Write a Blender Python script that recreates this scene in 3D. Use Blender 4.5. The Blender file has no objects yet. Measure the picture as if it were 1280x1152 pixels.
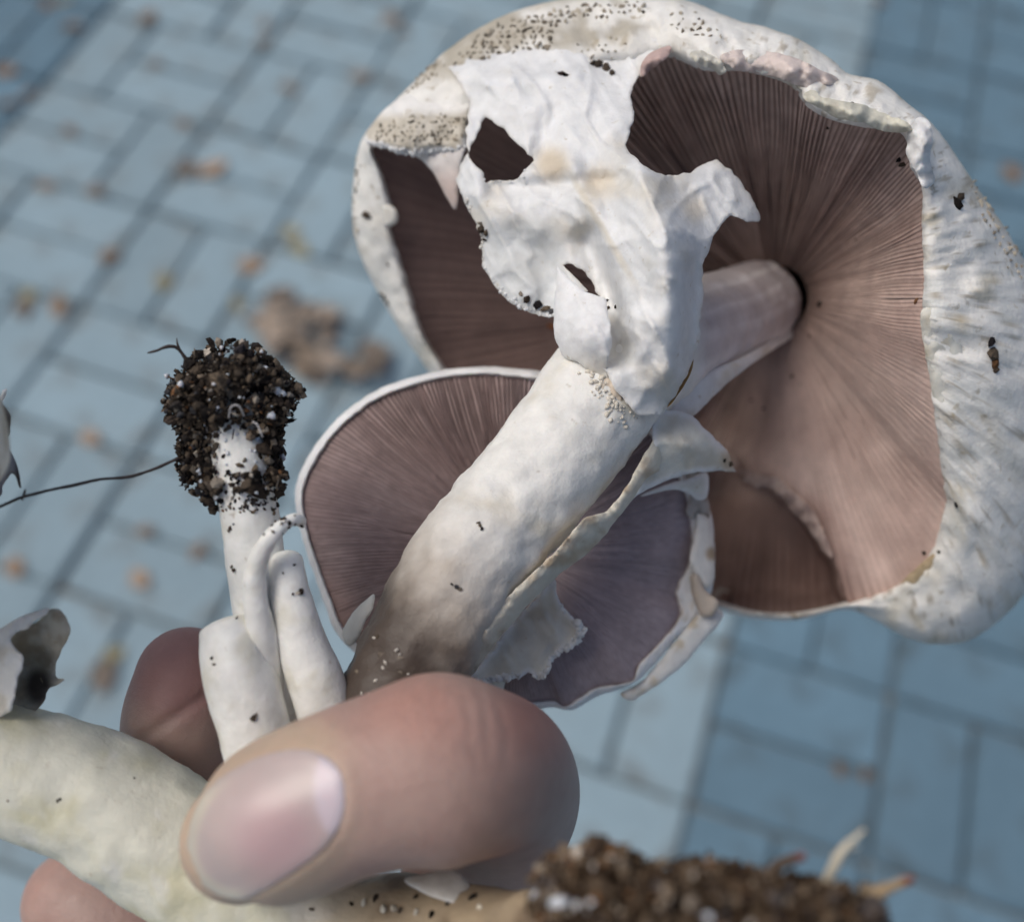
import bpy, bmesh, math, random
import numpy as np
from mathutils import Vector, Matrix
from mathutils.bvhtree import BVHTree
from mathutils.geometry import delaunay_2d_cdt
random.seed(7); RNG = np.random.default_rng(7)
scene = bpy.context.scene
COL = scene.collection

# ------------------------------------------------------------------ camera
F, CX, CY = 1300.0, 640.0, 576.0                       # photo pixels
R = np.array([[0.9487937, 0.31337705, 0.03981628],
              [0.28801747, -0.80638836, -0.51651113],
              [-0.12975535, 0.50153029, -0.85535426]])  # rows: camera right / down / forward in the world
T = np.array([-1.0318026, 0.01063039, 1.33854353])
C = -R.T @ T                                            # camera about 1.2 m above the paving
cam = bpy.data.cameras.new('camera'); camo = bpy.data.objects.new('camera', cam); COL.objects.link(camo)
camo.matrix_world = Matrix(((R[0][0], -R[1][0], -R[2][0], C[0]), (R[0][1], -R[1][1], -R[2][1], C[1]),
                            (R[0][2], -R[1][2], -R[2][2], C[2]), (0, 0, 0, 1)))
cam.sensor_width = 36; cam.sensor_fit = 'HORIZONTAL'; cam.lens = F / 1280 * 36
cam.clip_start = .01; cam.clip_end = 500
cam.dof.use_dof = True; cam.dof.focus_distance = .160; cam.dof.aperture_fstop = cam.lens / 3.7
scene.camera = camo

# ------------------------------------------------------------------ sky, sun, exposure
SUN_CAM = np.array([-.50, -.50, -.70])                  # towards the light, in camera axes (right, down, forward)
sd = R.T @ SUN_CAM; sd /= np.linalg.norm(sd)
elev = math.asin(sd[2]); azim = math.atan2(sd[0], sd[1])
world = bpy.data.worlds.new('World'); scene.world = world; world.use_nodes = True
nt = world.node_tree; bg = nt.nodes['Background']
sky = nt.nodes.new('ShaderNodeTexSky'); sky.sky_type = 'NISHITA'; sky.sun_disc = False
sky.sun_elevation = elev; sky.sun_rotation = azim
sky.air_density = 1.0; sky.dust_density = 4.0; sky.ozone_density = .6
nt.links.new(sky.outputs[0], bg.inputs[0]); bg.inputs[1].default_value = .085
sl = bpy.data.lights.new('sun', 'SUN'); sl.energy = 1.5; sl.angle = math.radians(34); sl.color = (1, .955, .89)
so = bpy.data.objects.new('sun', sl); COL.objects.link(so)
so.rotation_euler = Vector(-sd).to_track_quat('-Z', 'Y').to_euler()
so.location = C + sd * 5
scene.view_settings.view_transform = 'Standard'; scene.view_settings.look = 'None'
scene.view_settings.gamma = 1; scene.view_settings.use_curve_mapping = False
scene.view_settings.exposure = 0.12
scene.cycles.use_denoising = True

# ------------------------------------------------------------------ helpers
def W(p):                                               # photo pixel + distance in mm -> world metres
    p = np.asarray(p, float).reshape(-1, 3); d = p[:, 2] / 1000
    c = np.c_[(p[:, 0] - CX) / F * d, (p[:, 1] - CY) / F * d, d]
    return c @ R + C
def ground(x, y, z=0.0):
    r = R.T @ np.array([(x - CX) / F, (y - CY) / F, 1.0]); t = (z - C[2]) / r[2]
    return C + r * t
def _h(i, j, k, s):
    n = (i * 374761393 + j * 668265263 + k * 2147483647 + s * 974711) & 0x7fffffff
    n = ((n ^ (n >> 13)) * 1274126177) & 0x7fffffff
    return ((n ^ (n >> 16)) & 0xffff) / 65535.0
def vnoise(p, s=0):                                     # value noise -1..1
    p = np.asarray(p, float); i = np.floor(p).astype(np.int64); f = p - i; f = f * f * (3 - 2 * f)
    r = 0
    for a in (0, 1):
        for b in (0, 1):
            for c in (0, 1):
                w = (f[:, 0] if a else 1 - f[:, 0]) * (f[:, 1] if b else 1 - f[:, 1]) * (f[:, 2] if c else 1 - f[:, 2])
                r = r + w * _h(i[:, 0] + a, i[:, 1] + b, i[:, 2] + c, s)
    return r * 2 - 1
def fbm(p, s=0, o=3):
    p = np.asarray(p, float); r = 0; a = 1; t = 0
    for k in range(o):
        r = r + a * vnoise(p * 2 ** k + 17.3 * k, s + k); t += a; a *= .5
    return r / t
def sm(a, b, x): t = np.clip((x - a) / (b - a), 0, 1); return t * t * (3 - 2 * t)
def mix(a, b, t): t = np.asarray(t)[:, None]; return np.asarray(a) * (1 - t) + np.asarray(b) * t
def cr(pts, n, closed=False):                           # Catmull-Rom, n points in all, even in index
    P = np.asarray(pts, float); m = len(P)
    u = np.linspace(0, m if closed else m - 1, n, endpoint=not closed)
    i = np.floor(u).astype(int)
    if not closed: i = np.minimum(i, m - 2)
    f = (u - i)[:, None]
    g = (lambda k: P[k % m]) if closed else (lambda k: P[np.clip(k, 0, m - 1)])
    a, b, c, d = g(i - 1), g(i), g(i + 1), g(i + 2)
    return .5 * (2 * b + (c - a) * f + (2 * a - 5 * b + 4 * c - d) * f ** 2 + (3 * b - a - 3 * c + d) * f ** 3)

def props(o, label=None, cat=None, group=None, kind=None):
    if label: o['label'] = label
    if cat: o['category'] = cat
    if group: o['group'] = group
    if kind: o['kind'] = kind
    return o
def thing(name, base, label, cat, group=None):
    o = bpy.data.objects.new(name, None); COL.objects.link(o); o.location = Vector(base); o.empty_display_size = .01
    return props(o, label, cat, group)
def origin(o):
    v = np.zeros(3)
    while o is not None: v += np.array(o.location); o = o.parent
    return v
def mesh(name, V, faces, mat, parent=None, col=None, smooth=True, kind=None, fmat=None):
    V = np.asarray(V, float)
    me = bpy.data.meshes.new(name)
    base = origin(parent) if parent else np.zeros(3)
    me.from_pydata((V - base).tolist(), [], [list(map(int, f)) for f in faces])
    me.polygons.foreach_set('use_smooth', [smooth] * len(me.polygons))
    if col is not None:
        a = me.color_attributes.new('Col', 'FLOAT_COLOR', 'POINT')
        c = np.ones((len(V), 4)); c[:, :3] = np.clip(col, 0, 1); a.data.foreach_set('color', c.ravel())
    for m in (mat if isinstance(mat, (list, tuple)) else [mat]): me.materials.append(m)
    if fmat is not None: me.polygons.foreach_set('material_index', fmat)
    me.update()
    o = bpy.data.objects.new(name, me); COL.objects.link(o); o.parent = parent
    if kind: o['kind'] = kind
    return o
def fixn(o):
    bm = bmesh.new(); bm.from_mesh(o.data); bmesh.ops.recalc_face_normals(bm, faces=bm.faces); bm.to_mesh(o.data); bm.free(); o.data.update()
    return o
def bvh(*objs):
    V, Fc = [], []
    for o in objs:
        b = origin(o); n = len(V)
        V += [tuple(np.array(v.co) + b) for v in o.data.vertices]
        Fc += [[i + n for i in p.vertices] for p in o.data.polygons]
    return BVHTree.FromPolygons(V, Fc)
def hit(tree, x, y):                                    # what the pixel's ray meets: point, normal, distance in mm
    d = Vector(R.T @ np.array([(x - CX) / F, (y - CY) / F, 1.0])); L = d.length; d.normalize()
    loc, nor, i, dist = tree.ray_cast(Vector(C), d)
    if loc is None: return None
    if nor.dot(d) > 0: nor = -nor
    return loc, nor, dist / L * 1000

# ------------------------------------------------------------------ materials
def material(name, rough=.6, sss=0, sssr=(1, .6, .4), scale=.001, bump=((900, .0002),), var=.12, vscale=400, attr=True,
             base=(.5, .5, .5), spec=.4, speck=None, coat=0, objrand=0, rvar=0):
    m = bpy.data.materials.new(name); m.use_nodes = True; t = m.node_tree; N = t.nodes; L = t.links
    b = N['Principled BSDF']; b.inputs['Roughness'].default_value = rough; b.inputs['Specular IOR Level'].default_value = spec
    tc = N.new('ShaderNodeTexCoord')
    if attr:
        a = N.new('ShaderNodeVertexColor'); a.layer_name = 'Col'; colour = a.outputs['Color']
    else:
        a = N.new('ShaderNodeRGB'); a.outputs[0].default_value = (*base, 1); colour = a.outputs[0]
    def noise(s, d=4, r=.6):
        n = N.new('ShaderNodeTexNoise'); n.inputs['Scale'].default_value = s; n.inputs['Detail'].default_value = d
        n.inputs['Roughness'].default_value = r; L.new(tc.outputs['Object'], n.inputs['Vector']); return n
    if var:
        n = noise(vscale); mr = N.new('ShaderNodeMapRange'); mr.inputs[1].default_value = .25; mr.inputs[2].default_value = .75
        mr.inputs[3].default_value = 1 - var; mr.inputs[4].default_value = 1 + var; L.new(n.outputs[0], mr.inputs[0])
        fac = mr.outputs[0]
        if objrand:
            oi = N.new('ShaderNodeObjectInfo'); m2 = N.new('ShaderNodeMapRange'); m2.inputs[3].default_value = 1 - objrand; m2.inputs[4].default_value = 1 + objrand
            L.new(oi.outputs['Random'], m2.inputs[0]); mu = N.new('ShaderNodeMath'); mu.operation = 'MULTIPLY'
            L.new(fac, mu.inputs[0]); L.new(m2.outputs[0], mu.inputs[1]); fac = mu.outputs[0]
        vm = N.new('ShaderNodeVectorMath'); vm.operation = 'SCALE'; L.new(colour, vm.inputs[0]); L.new(fac, vm.inputs['Scale']); colour = vm.outputs[0]
    if speck:
        sc, lo, hi, c = speck; n = noise(sc, 3, .55); mr = N.new('ShaderNodeMapRange'); mr.inputs[1].default_value = lo; mr.inputs[2].default_value = hi
        L.new(n.outputs[0], mr.inputs[0]); mx = N.new('ShaderNodeMixRGB'); mx.inputs[2].default_value = (*c, 1)
        L.new(mr.outputs[0], mx.inputs[0]); L.new(colour, mx.inputs[1]); colour = mx.outputs[0]
    L.new(colour, b.inputs['Base Color'])
    if rvar:
        n = noise(vscale * 2.3); mr = N.new('ShaderNodeMapRange'); mr.inputs[3].default_value = rough - rvar; mr.inputs[4].default_value = rough + rvar
        L.new(n.outputs[0], mr.inputs[0]); L.new(mr.outputs[0], b.inputs['Roughness'])
    if sss:
        b.inputs['Subsurface Weight'].default_value = sss; b.inputs['Subsurface Radius'].default_value = sssr; b.inputs['Subsurface Scale'].default_value = scale
    if coat: b.inputs['Coat Weight'].default_value = coat; b.inputs['Coat Roughness'].default_value = .25
    prev = None
    for s, dist in bump:
        n = noise(s, 5); bp = N.new('ShaderNodeBump'); bp.inputs['Strength'].default_value = 1; bp.inputs['Distance'].default_value = dist
        L.new(n.outputs[0], bp.inputs['Height'])
        if prev: L.new(prev, bp.inputs['Normal'])
        prev = bp.outputs[0]
    if prev: L.new(prev, b.inputs['Normal'])
    return m
M = {}
M['flesh'] = material('mushroom_flesh', .6, .3, (1, .8, .6), .0012, ((300, .00016), (1300, .00010)), .10, 330, rvar=.1, speck=(620, .66, .82, (.50, .43, .32)))
M['stem'] = material('mushroom_stem_skin', .5, .2, (1, .75, .55), .0012, ((300, .0003), (1300, .00010)), .10, 280, rvar=.1, speck=(500, .68, .85, (.40, .33, .24)))
M['gill'] = material('gill_brown', .75, .1, (1, .5, .4), .0006, ((900, .0002),), .16, 170)
M['capskin'] = material('cap_skin', .68, .15, (1, .8, .6), .0008, ((1400, .00012), (420, .0002), (160, .0003)), .10, 330, rvar=.1, speck=(430, .62, .78, (.40, .34, .24)))
M['scale'] = material('cap_scale', .8, 0, bump=((1500, .0001),), var=.2)
M['skin'] = material('hand_skin', .45, .3, (1, .35, .2), .0018, ((2600, .00008), (1100, .00012), (420, .0001)), .07, 300, spec=.45, rvar=.07)
M['nail'] = material('thumb_nail', .36, .3, (1, .5, .4), .0012, ((260, .00006),), .04, 160, spec=.5, coat=.15)
M['soil'] = material('potting_soil', .9, 0, bump=((1800, .0004),), var=.35, vscale=700, spec=.2)
M['perlite'] = material('perlite', .7, .2, attr=False, base=(.72, .75, .8), bump=((2500, .0003),), var=.1, vscale=900)
M['root'] = material('root', .7, 0, bump=((2500, .0002),), var=.25, vscale=900)
M['leaf'] = material('dead_leaf', .75, 0, bump=((300, .0006),), var=.35, vscale=90, objrand=.3)
M['paver'] = material('grey_paver', .8, 0, attr=False, base=(.275, .375, .43), bump=((260, .0006), (60, .0008)), var=.15, vscale=9, objrand=.11, spec=.3, speck=(16, .52, .74, (.19, .225, .235)))
M['paver_dark'] = material('blue_paver', .8, 0, attr=False, base=(.137, .23, .30), bump=((260, .0006), (60, .0008)), var=.15, vscale=9, objrand=.1, spec=.3, speck=(16, .52, .74, (.095, .14, .17)))
M['joint'] = material('joint_sand', .95, 0, attr=False, base=(.205, .245, .265), bump=((350, .002),), var=.4, vscale=45, spec=.1, speck=(11, .5, .66, (.15, .12, .085)))

# ------------------------------------------------------------------ shape builders (photo pixels + mm)
def inpoly(P, poly):
    x, y = P[:, 0], P[:, 1]; r = np.zeros(len(P), bool); q = np.asarray(poly)[:, :2]; j = len(q) - 1
    for i in range(len(q)):
        c = ((q[i, 1] > y) != (q[j, 1] > y)) & (x < (q[j, 0] - q[i, 0]) * (y - q[i, 1]) / (q[j, 1] - q[i, 1] + 1e-12) + q[i, 0])
        r ^= c; j = i
    return r
def tps(ctrl):
    P = np.asarray(ctrl, float); n = len(P); xy = P[:, :2] / 100
    U = lambda r2: np.where(r2 > 0, r2 * np.log(r2 + 1e-12), 0) * .5
    K = U(((xy[:, None] - xy[None]) ** 2).sum(-1)) + .02 * np.eye(n)
    Q = np.c_[np.ones(n), xy]; A = np.block([[K, Q], [Q.T, np.zeros((3, 3))]])
    w = np.linalg.lstsq(A, np.r_[P[:, 2], 0, 0, 0], rcond=None)[0]
    def f(x, y):
        p = np.c_[x, y] / 100; return U(((p[:, None] - xy[None]) ** 2).sum(-1)) @ w[:n] + np.c_[np.ones(len(p)), p] @ w[n:]
    return f
def dens(poly, step, jag, seed, curve=True):
    P = np.asarray(poly, float)[:, :2]
    per = np.linalg.norm(np.roll(P, -1, 0) - P, axis=1).sum(); n = max(int(per / step), len(P) * 2)
    u3 = np.linspace(0, len(P), n * 3, endpoint=False); i3 = u3.astype(int); D = cr(P, n * 3, True) if curve else P[i3] * (1 - (u3 - i3))[:, None] + P[(i3 + 1) % len(P)] * (u3 - i3)[:, None]
    s = np.r_[0, np.cumsum(np.linalg.norm(np.diff(np.r_[D, D[:1]], axis=0), axis=1))]
    u = np.linspace(0, s[-1], n, endpoint=False); E = np.r_[D, D[:1]]
    Q = np.c_[np.interp(u, s, E[:, 0]), np.interp(u, s, E[:, 1])]
    if jag:
        t = np.roll(Q, -1, 0) - np.roll(Q, 1, 0); nn = np.c_[t[:, 1], -t[:, 0]]; nn /= np.linalg.norm(nn, axis=1)[:, None] + 1e-9
        Q = Q + nn * (jag * fbm(np.c_[Q / 9, np.full(len(Q), seed)], seed, 3))[:, None]
    return Q
def patch(name, outline, ctrl, mat, parent, holes=(), step=5, thick=1.0, jag=1.5, wr=.5, wf=22, edge=14, colfn=None, seed=1, rim=0, kind=None, ridges=(), curve=True, crease=0):
    """a torn sheet: traced outline, its own distance field, thickness thinning to the edge"""
    B = dens(outline, step * .8, jag, seed, curve); Hs = [dens(h, step * .8, jag, seed + 5 + i, curve) for i, h in enumerate(holes)]
    lo, hi = B.min(0), B.max(0); gx = np.arange(lo[0], hi[0], step); gy = np.arange(lo[1], hi[1], step * .87)
    G = np.array([(x + (j % 2) * step / 2, y) for j, y in enumerate(gy) for x in gx]) + RNG.uniform(-.2, .2, (len(gx) * len(gy), 2)) * step
    ok = inpoly(G, B)
    allb = np.concatenate([B] + Hs)
    for h in Hs: ok &= ~inpoly(G, h)
    G = G[ok]
    if len(G):
        dd = np.min(((G[:, None] - allb[None]) ** 2).sum(-1), 1) ** .5; G = G[dd > step * .55]
    P = np.r_[allb, G]; edges = []; o = 0
    for b in [B] + Hs:
        k = len(b); edges += [(o + i, o + (i + 1) % k) for i in range(k)]; o += k
    r = delaunay_2d_cdt([Vector(p) for p in P], edges, [], 0, 1e-4)
    V = np.array([tuple(v) for v in r[0]]); Tt = np.array([f for f in r[2] if len(f) == 3])
    cen = V[Tt].mean(1); ok = inpoly(cen, B)
    for h in Hs: ok &= ~inpoly(cen, h)
    Tt = Tt[ok]; n = len(V)
    dist = np.min(((V[:, None] - allb[None]) ** 2).sum(-1), 1) ** .5
    f = tps(ctrl); d = f(V[:, 0], V[:, 1])
    for line, amp_, wd in ridges:
        q = cr(line, 60); dd2 = np.min(((V[:, None] - q[None]) ** 2).sum(-1), 1); d = d - amp_ * np.exp(-dd2 / wd ** 2)
    d = d + wr * fbm(np.c_[V / wf, np.full(n, seed * 3.1)], seed, 4)
    if crease:                                          # soft drawn folds, mostly running up and down the sheet
        ra = V[:, 0] * .82 - V[:, 1] * .57; rb = V[:, 0] * .57 + V[:, 1] * .82
        for sx, sy, pw, am, sd2 in ((30, 95, 5, 1.0, 8), (52, 60, 4, .7, 21), (17, 60, 4, .35, 33)):
            d = d - crease * am * (1 - np.abs(fbm(np.c_[ra / sx + 9, rb / sy, np.full(n, seed * 1.37)], seed + sd2, 2)) * 1.5).clip(0, 1) ** pw
    w = .18 + .82 * sm(0, edge, dist); fr = d - thick * .5 * w - rim * np.exp(-(dist / 6) ** 2) * (.6 + .4 * vnoise(np.c_[V / 7, np.zeros(n)], seed)); bk = d + thick * .5 * w
    A = W(np.c_[V, fr]); Bk = W(np.c_[V, bk])
    cnt = {}
    for t in Tt:
        for a, b in ((t[0], t[1]), (t[1], t[2]), (t[2], t[0])):
            cnt[(min(a, b), max(a, b))] = cnt.get((min(a, b), max(a, b)), 0) + 1
    faces = [tuple(t) for t in Tt] + [(t[2] + n, t[1] + n, t[0] + n) for t in Tt]
    for t in Tt:
        for a, b in ((t[0], t[1]), (t[1], t[2]), (t[2], t[0])):
            if cnt[(min(a, b), max(a, b))] == 1: faces.append((b, a, a + n, b + n))
    col = colfn(V[:, 0], V[:, 1], dist) if colfn else np.tile((.74, .72, .66), (n, 1))
    ob = mesh(name, np.r_[A, Bk], faces, mat, parent, np.r_[col, col], kind=kind)
    return fixn(ob)
def tube(name, path, mat, parent, rings=60, seg=32, noise=0, nscale=.25, colfn=None, flat=1.0, ends=(1, 1), seed=3, mm=False, kind=None, raw=False):
    """path: (px, py, mm, radius in px, or in mm when mm=True)"""
    P = np.asarray(path, float); K = cr(P, rings)
    X = W(K[:, :3]); r = K[:, 3] / 1000 if mm else K[:, 3] * K[:, 2] / F / 1000
    t = np.gradient(X, axis=0); t /= np.linalg.norm(t, axis=1)[:, None]
    up = R[2]; V = []; uv = []
    ks = []
    if ends[0]: ks += [(0, -a, math.cos(math.asin(a))) for a in (.999, .95, .82, .6, .32)]
    ks += [(i, 0, 1) for i in range(rings)]
    if ends[1]: ks += [(rings - 1, a, math.cos(math.asin(a))) for a in (.32, .6, .82, .95, .999)]
    for i, a, s in ks:
        e = ends[0] if a < 0 else ends[1]
        c = X[i] + t[i] * a * r[i] * (e if a else 0); x = np.cross(t[i], up); x /= np.linalg.norm(x); y = np.cross(t[i], x)
        for k in range(seg):
            th = 2 * math.pi * k / seg; V.append(c + r[i] * s * (math.cos(th) * x + math.sin(th) * y * flat)); uv.append((i / (rings - 1), th, (math.cos(th) * x + math.sin(th) * y)))
    V = np.array(V); nn = np.array([u[2] for u in uv]); m = len(ks)
    if noise: V = V + nn * (noise / 1000 * fbm(V * 1000 * nscale, seed, 4))[:, None]
    faces = []
    for i in range(m - 1):
        for k in range(seg): faces.append((i * seg + k, i * seg + (k + 1) % seg, (i + 1) * seg + (k + 1) % seg, (i + 1) * seg + k))
    faces.append(tuple(range(seg - 1, -1, -1))); faces.append(tuple((m - 1) * seg + k for k in range(seg)))
    if raw: return V, faces
    tt = np.array([u[0] for u in uv]); th = np.array([u[1] for u in uv])
    col = colfn(tt, th, V) if colfn else np.tile((.74, .72, .66), (len(V), 1))
    return fixn(mesh(name, V, faces, mat, parent, col, kind=kind))
def px_of(V):
    c = (np.asarray(V) - C) @ R.T; return c[:, 0] / c[:, 2] * F + CX, c[:, 1] / c[:, 2] * F + CY
def byangle(line, c, th):
    D = cr(line, 900, True); a = np.unwrap(np.arctan2(D[:, 1] - c[1], D[:, 0] - c[0])); a = np.maximum.accumulate(a)
    a = a + np.arange(len(a)) * 1e-9; k = 2 * math.pi
    aa = np.r_[a - k, a, a + k]; DD = np.r_[D, D, D]; q = a[0] + (th - a[0]) % k
    return np.c_[[np.interp(q, aa, DD[:, i]) for i in range(3)]].T
def gills(name, centre, r0, bound, ngill, amp, bulge, colfn, mat, parent, rad=34, extra=None, seed=5, per=8):
    """radial lamellae: plates standing out of the cap's underside with dark gaps between them"""
    na = ngill * per; th0 = np.arange(na) * 2 * math.pi / na; g = np.arange(na) // per; ph = (np.arange(na) % per) / per
    plate = np.array([1, 1, .97, .85, .25, 0, .05, .6])[np.arange(na) % per] if per == 8 else None
    hgt = np.clip(RNG.uniform(.55, 1.05, ngill) + .25 * np.sin(np.arange(ngill) * .9 + 3 * np.sin(np.arange(ngill) * .23)), .25, 1.1)[g]; short = (RNG.uniform(0, 1, ngill) < .4)[g]; s_in = np.where(short, RNG.uniform(.25, .6, ngill)[g], 0)
    V = []; cols = []
    for k in range(rad):
        s = (k / (rad - 1)) ** .9
        th = th0 + .03 * vnoise(np.c_[g * .16, np.full(na, s * .6), np.zeros(na)], seed + 3) + .012 * vnoise(np.c_[g * .15, np.full(na, s * 3), np.zeros(na)], seed) * sm(0, .5, np.full(na, s)) + .010 * vnoise(np.c_[g * .6, np.full(na, s * 4), np.ones(na)], seed + 1)
        B = byangle(bound, centre, th)
        S = np.c_[centre[0] + r0 * np.cos(th), centre[1] + r0 * np.sin(th), np.full(na, centre[2])]
        Q = S * (1 - s) + B * s; Q[:, 2] += bulge(th) * math.sin(math.pi * min(1, s * 1.0)) ** .8
        A = amp(th, Q[:, 0], Q[:, 1], s) * math.sin(math.pi * (.06 + .92 * s)) ** .5
        h = plate * hgt * sm(s_in - .08, s_in + .08, np.full(na, s)) if short.any() else plate * hgt
        Q[:, 2] += A * (1 - h)
        if extra: Q[:, 2] += extra(Q[:, 0], Q[:, 1])
        V.append(Q); cols.append(colfn(Q[:, 0], Q[:, 1], np.full(na, s), h, g))
    V = np.concatenate(V); faces = []
    i = np.arange(na); j = (i + 1) % na
    for k in range(rad - 1): faces += np.c_[k * na + i, k * na + j, (k + 1) * na + j, (k + 1) * na + i].tolist()
    return mesh(name, W(V), faces, mat, parent, np.concatenate(cols), kind='stuff')
def shell(name, centre, bound, sil, back, mat, parent, colfn, na=640, noise=.5, seed=9, lip=1.5, sub=10, nz=16, rag=1.8):
    """cap skin: from the gill boundary over the rolled margin to the silhouette and round the dome behind"""
    th = np.arange(na) * 2 * math.pi / na; B = byangle(bound, centre, th); S = byangle(sil, centre, th)
    ctr = np.array([S[:, 0].mean(), S[:, 1].mean(), 0])
    rings = []
    inn = B.copy(); iv = np.array(centre[:2]) - B[:, :2]; inn[:, :2] += iv / np.linalg.norm(iv, axis=1)[:, None] * 4; inn[:, 2] += 1.5
    rings.append(inn)
    rings.append(B + [0, 0, -lip * .6])
    for q in np.linspace(0, 1, sub + 2)[1:-1]:
        r = B * (1 - q) + S * q; r[:, 2] = B[:, 2] - lip + (S[:, 2] - B[:, 2] + lip) * (1 - math.sqrt(max(0, 1 - q * q))) ; rings.append(r)
    rings.append(S)
    for q, dz in back:
        r = S.copy(); r[:, :2] = ctr[:2] + (S[:, :2] - ctr[:2]) * q; r[:, 2] = S[:, 2] * q + (S[:, 2].mean()) * (1 - q) + dz; rings.append(r)
    m = len(rings); V = np.concatenate(rings); k = np.repeat(np.arange(m), na)
    a = noise * fbm(np.c_[V[:, 0] / nz, V[:, 1] / nz, k * .22], seed, 4)
    a = np.where(k == 0, 0, a) * (.45 + .55 * sm(560, 900, V[:, 0])); V[:, 2] += a
    V[:, 0] += np.where((k > 0) & (k <= 2), rag, 1.2) * fbm(np.c_[V[:, :2] / 9, k * .3], seed + 1, 3) * (k > 0); V[:, 1] += np.where((k > 0) & (k <= 2), rag, 1.4) * fbm(np.c_[V[:, :2] / 9, k * .3], seed + 2, 3) * (k > 0)
    faces = []; i = np.arange(na); j = (i + 1) % na
    for r in range(m - 1): faces += np.c_[r * na + i, (r + 1) * na + i, (r + 1) * na + j, r * na + j].tolist()
    return mesh(name, W(V), faces, mat, parent, colfn(V[:, 0], V[:, 1], k, m), smooth=True)
_ico = None
def crumbs(name, items, mat, parent, kind='stuff', smooth=False):
    """items: (world point, size m, colour, stretch xyz)"""
    global _ico
    if _ico is None:
        bm = bmesh.new(); bmesh.ops.create_icosphere(bm, subdivisions=1, radius=1); bm.verts.index_update()
        _ico = (np.array([v.co for v in bm.verts]), [[v.index for v in f.verts] for f in bm.faces]); bm.free()
        bm = bmesh.new()
    v0, f0 = _ico; V = []; Fs = []; cs = []
    for p, s, c, st in items:
        q = v0 * (1 + RNG.uniform(-.38, .38, (len(v0), 1))) * np.asarray(st) * s
        a = RNG.normal(size=4); a /= np.linalg.norm(a); w, x, y, z = a
        Rm = np.array([[1 - 2 * (y * y + z * z), 2 * (x * y - z * w), 2 * (x * z + y * w)], [2 * (x * y + z * w), 1 - 2 * (x * x + z * z), 2 * (y * z - x * w)], [2 * (x * z - y * w), 2 * (y * z + x * w), 1 - 2 * (x * x + y * y)]])
        n = sum(map(len, V)) if False else len(V) * len(v0); V.append(q @ Rm.T + p); Fs += [[i + n for i in f] for f in f0]; cs.append(np.tile(c, (len(v0), 1)))
    return mesh(name, np.concatenate(V), Fs, mat, parent, np.concatenate(cs), smooth=smooth, kind=kind)
SOILC = [(.018, .014, .012), (.035, .026, .020), (.065, .050, .037), (.12, .092, .066), (.012, .010, .012), (.21, .18, .145), (.17, .085, .04), (.40, .36, .31), (.06, .06, .065)]
SOILP = [.20, .23, .2, .13, .08, .06, .03, .02, .05]
def soilcol(): return np.array(SOILC[RNG.choice(len(SOILC), p=SOILP)]) * RNG.uniform(.7, 1.3)
def specks(name, tree, pts, parent, cols=None, mat='soil'):
    it = []
    for x, y, s in pts:
        h = hit(tree, x, y)
        if h: it.append((np.array(h[0]) + np.array(h[1]) * s * h[2] / F / 1000 * .15, s * h[2] / F / 1000, soilcol() if cols is None else np.array(cols), (1, .8, .5)))
    return crumbs(name, it, M[mat], parent)

# ================================================================== THE SETTING
# ------------------------------------------------------------------ paving: 200 x 100 mm pavers in a basket weave
pave = mesh('pavement', [(-60, -60, -.012), (60, -60, -.012), (60, 60, -.012), (-60, 60, -.012)], [(0, 1, 2, 3)], M['joint'])
props(pave, kind='structure')
def paver_mesh(seed):
    bm = bmesh.new(); bmesh.ops.create_cube(bm, size=1)
    for v in bm.verts: v.co = Vector((v.co.x * .1945, v.co.y * .0945, v.co.z * .055 - .0275))
    bmesh.ops.bevel(bm, geom=[e for e in bm.edges if e.verts[0].co.z > -.01 or e.verts[1].co.z > -.01], offset=.0035, segments=2, affect='EDGES')
    rr = random.Random(seed)
    for v in bm.verts: v.co += Vector((rr.uniform(-.0008, .0008), rr.uniform(-.0008, .0008), rr.uniform(-.0003, .0003)))
    me = bpy.data.meshes.new('paver'); bm.to_mesh(me); bm.free(); return me
pm = [[paver_mesh(s * 3 + k) for s in range(4)] for k in range(2)]
for k in range(2):
    for me in pm[k]:
        me.materials.append(M['paver_dark' if k else 'paver'])
def layout(i0, i1, k0, k1):
    out = []
    for b in range(k0, k1):
        y = b * .2
        even = b % 2 == 0
        # columns 0..2 are the laid edge course; from column 3 on a plain basket weave
        def HH(c): out.append((c * .1 + .1, y + .05, 0)); out.append((c * .1 + .1, y + .15, 0))
        def V1(c): out.append((c * .1 + .05, y + .1, 1))
        if b % 2: HH(0); V1(2)
        else: V1(0); HH(1)
        for pc in range(0, (i1 - 3) // 2):
            c = 3 + pc * 2
            if (pc + b) % 2 == 0: V1(c); V1(c + 1)
            else: HH(c)
        for pc in range(0, (-i0) // 2):
            c = -2 - pc * 2
            if (pc + b) % 2 == 0: V1(c); V1(c + 1)
            else: HH(c)
    return out
rest = []
pr = random.Random(11)
cells = []
for x, y, v in layout(-30, 45, -12, 20):
    pc = R @ (np.array([x, y, 0]) - C); px = pc[0] / pc[2] * F + CX; py = pc[1] / pc[2] * F + CY
    infr = pc[2] > 0 and -130 < px < 1410 and -130 < py < 1280
    cells.append((0 if infr else 1, x, y, v))
cells.sort(key=lambda t: t[0]); n_in = min(300, sum(1 for c in cells if c[0] == 0))
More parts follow.
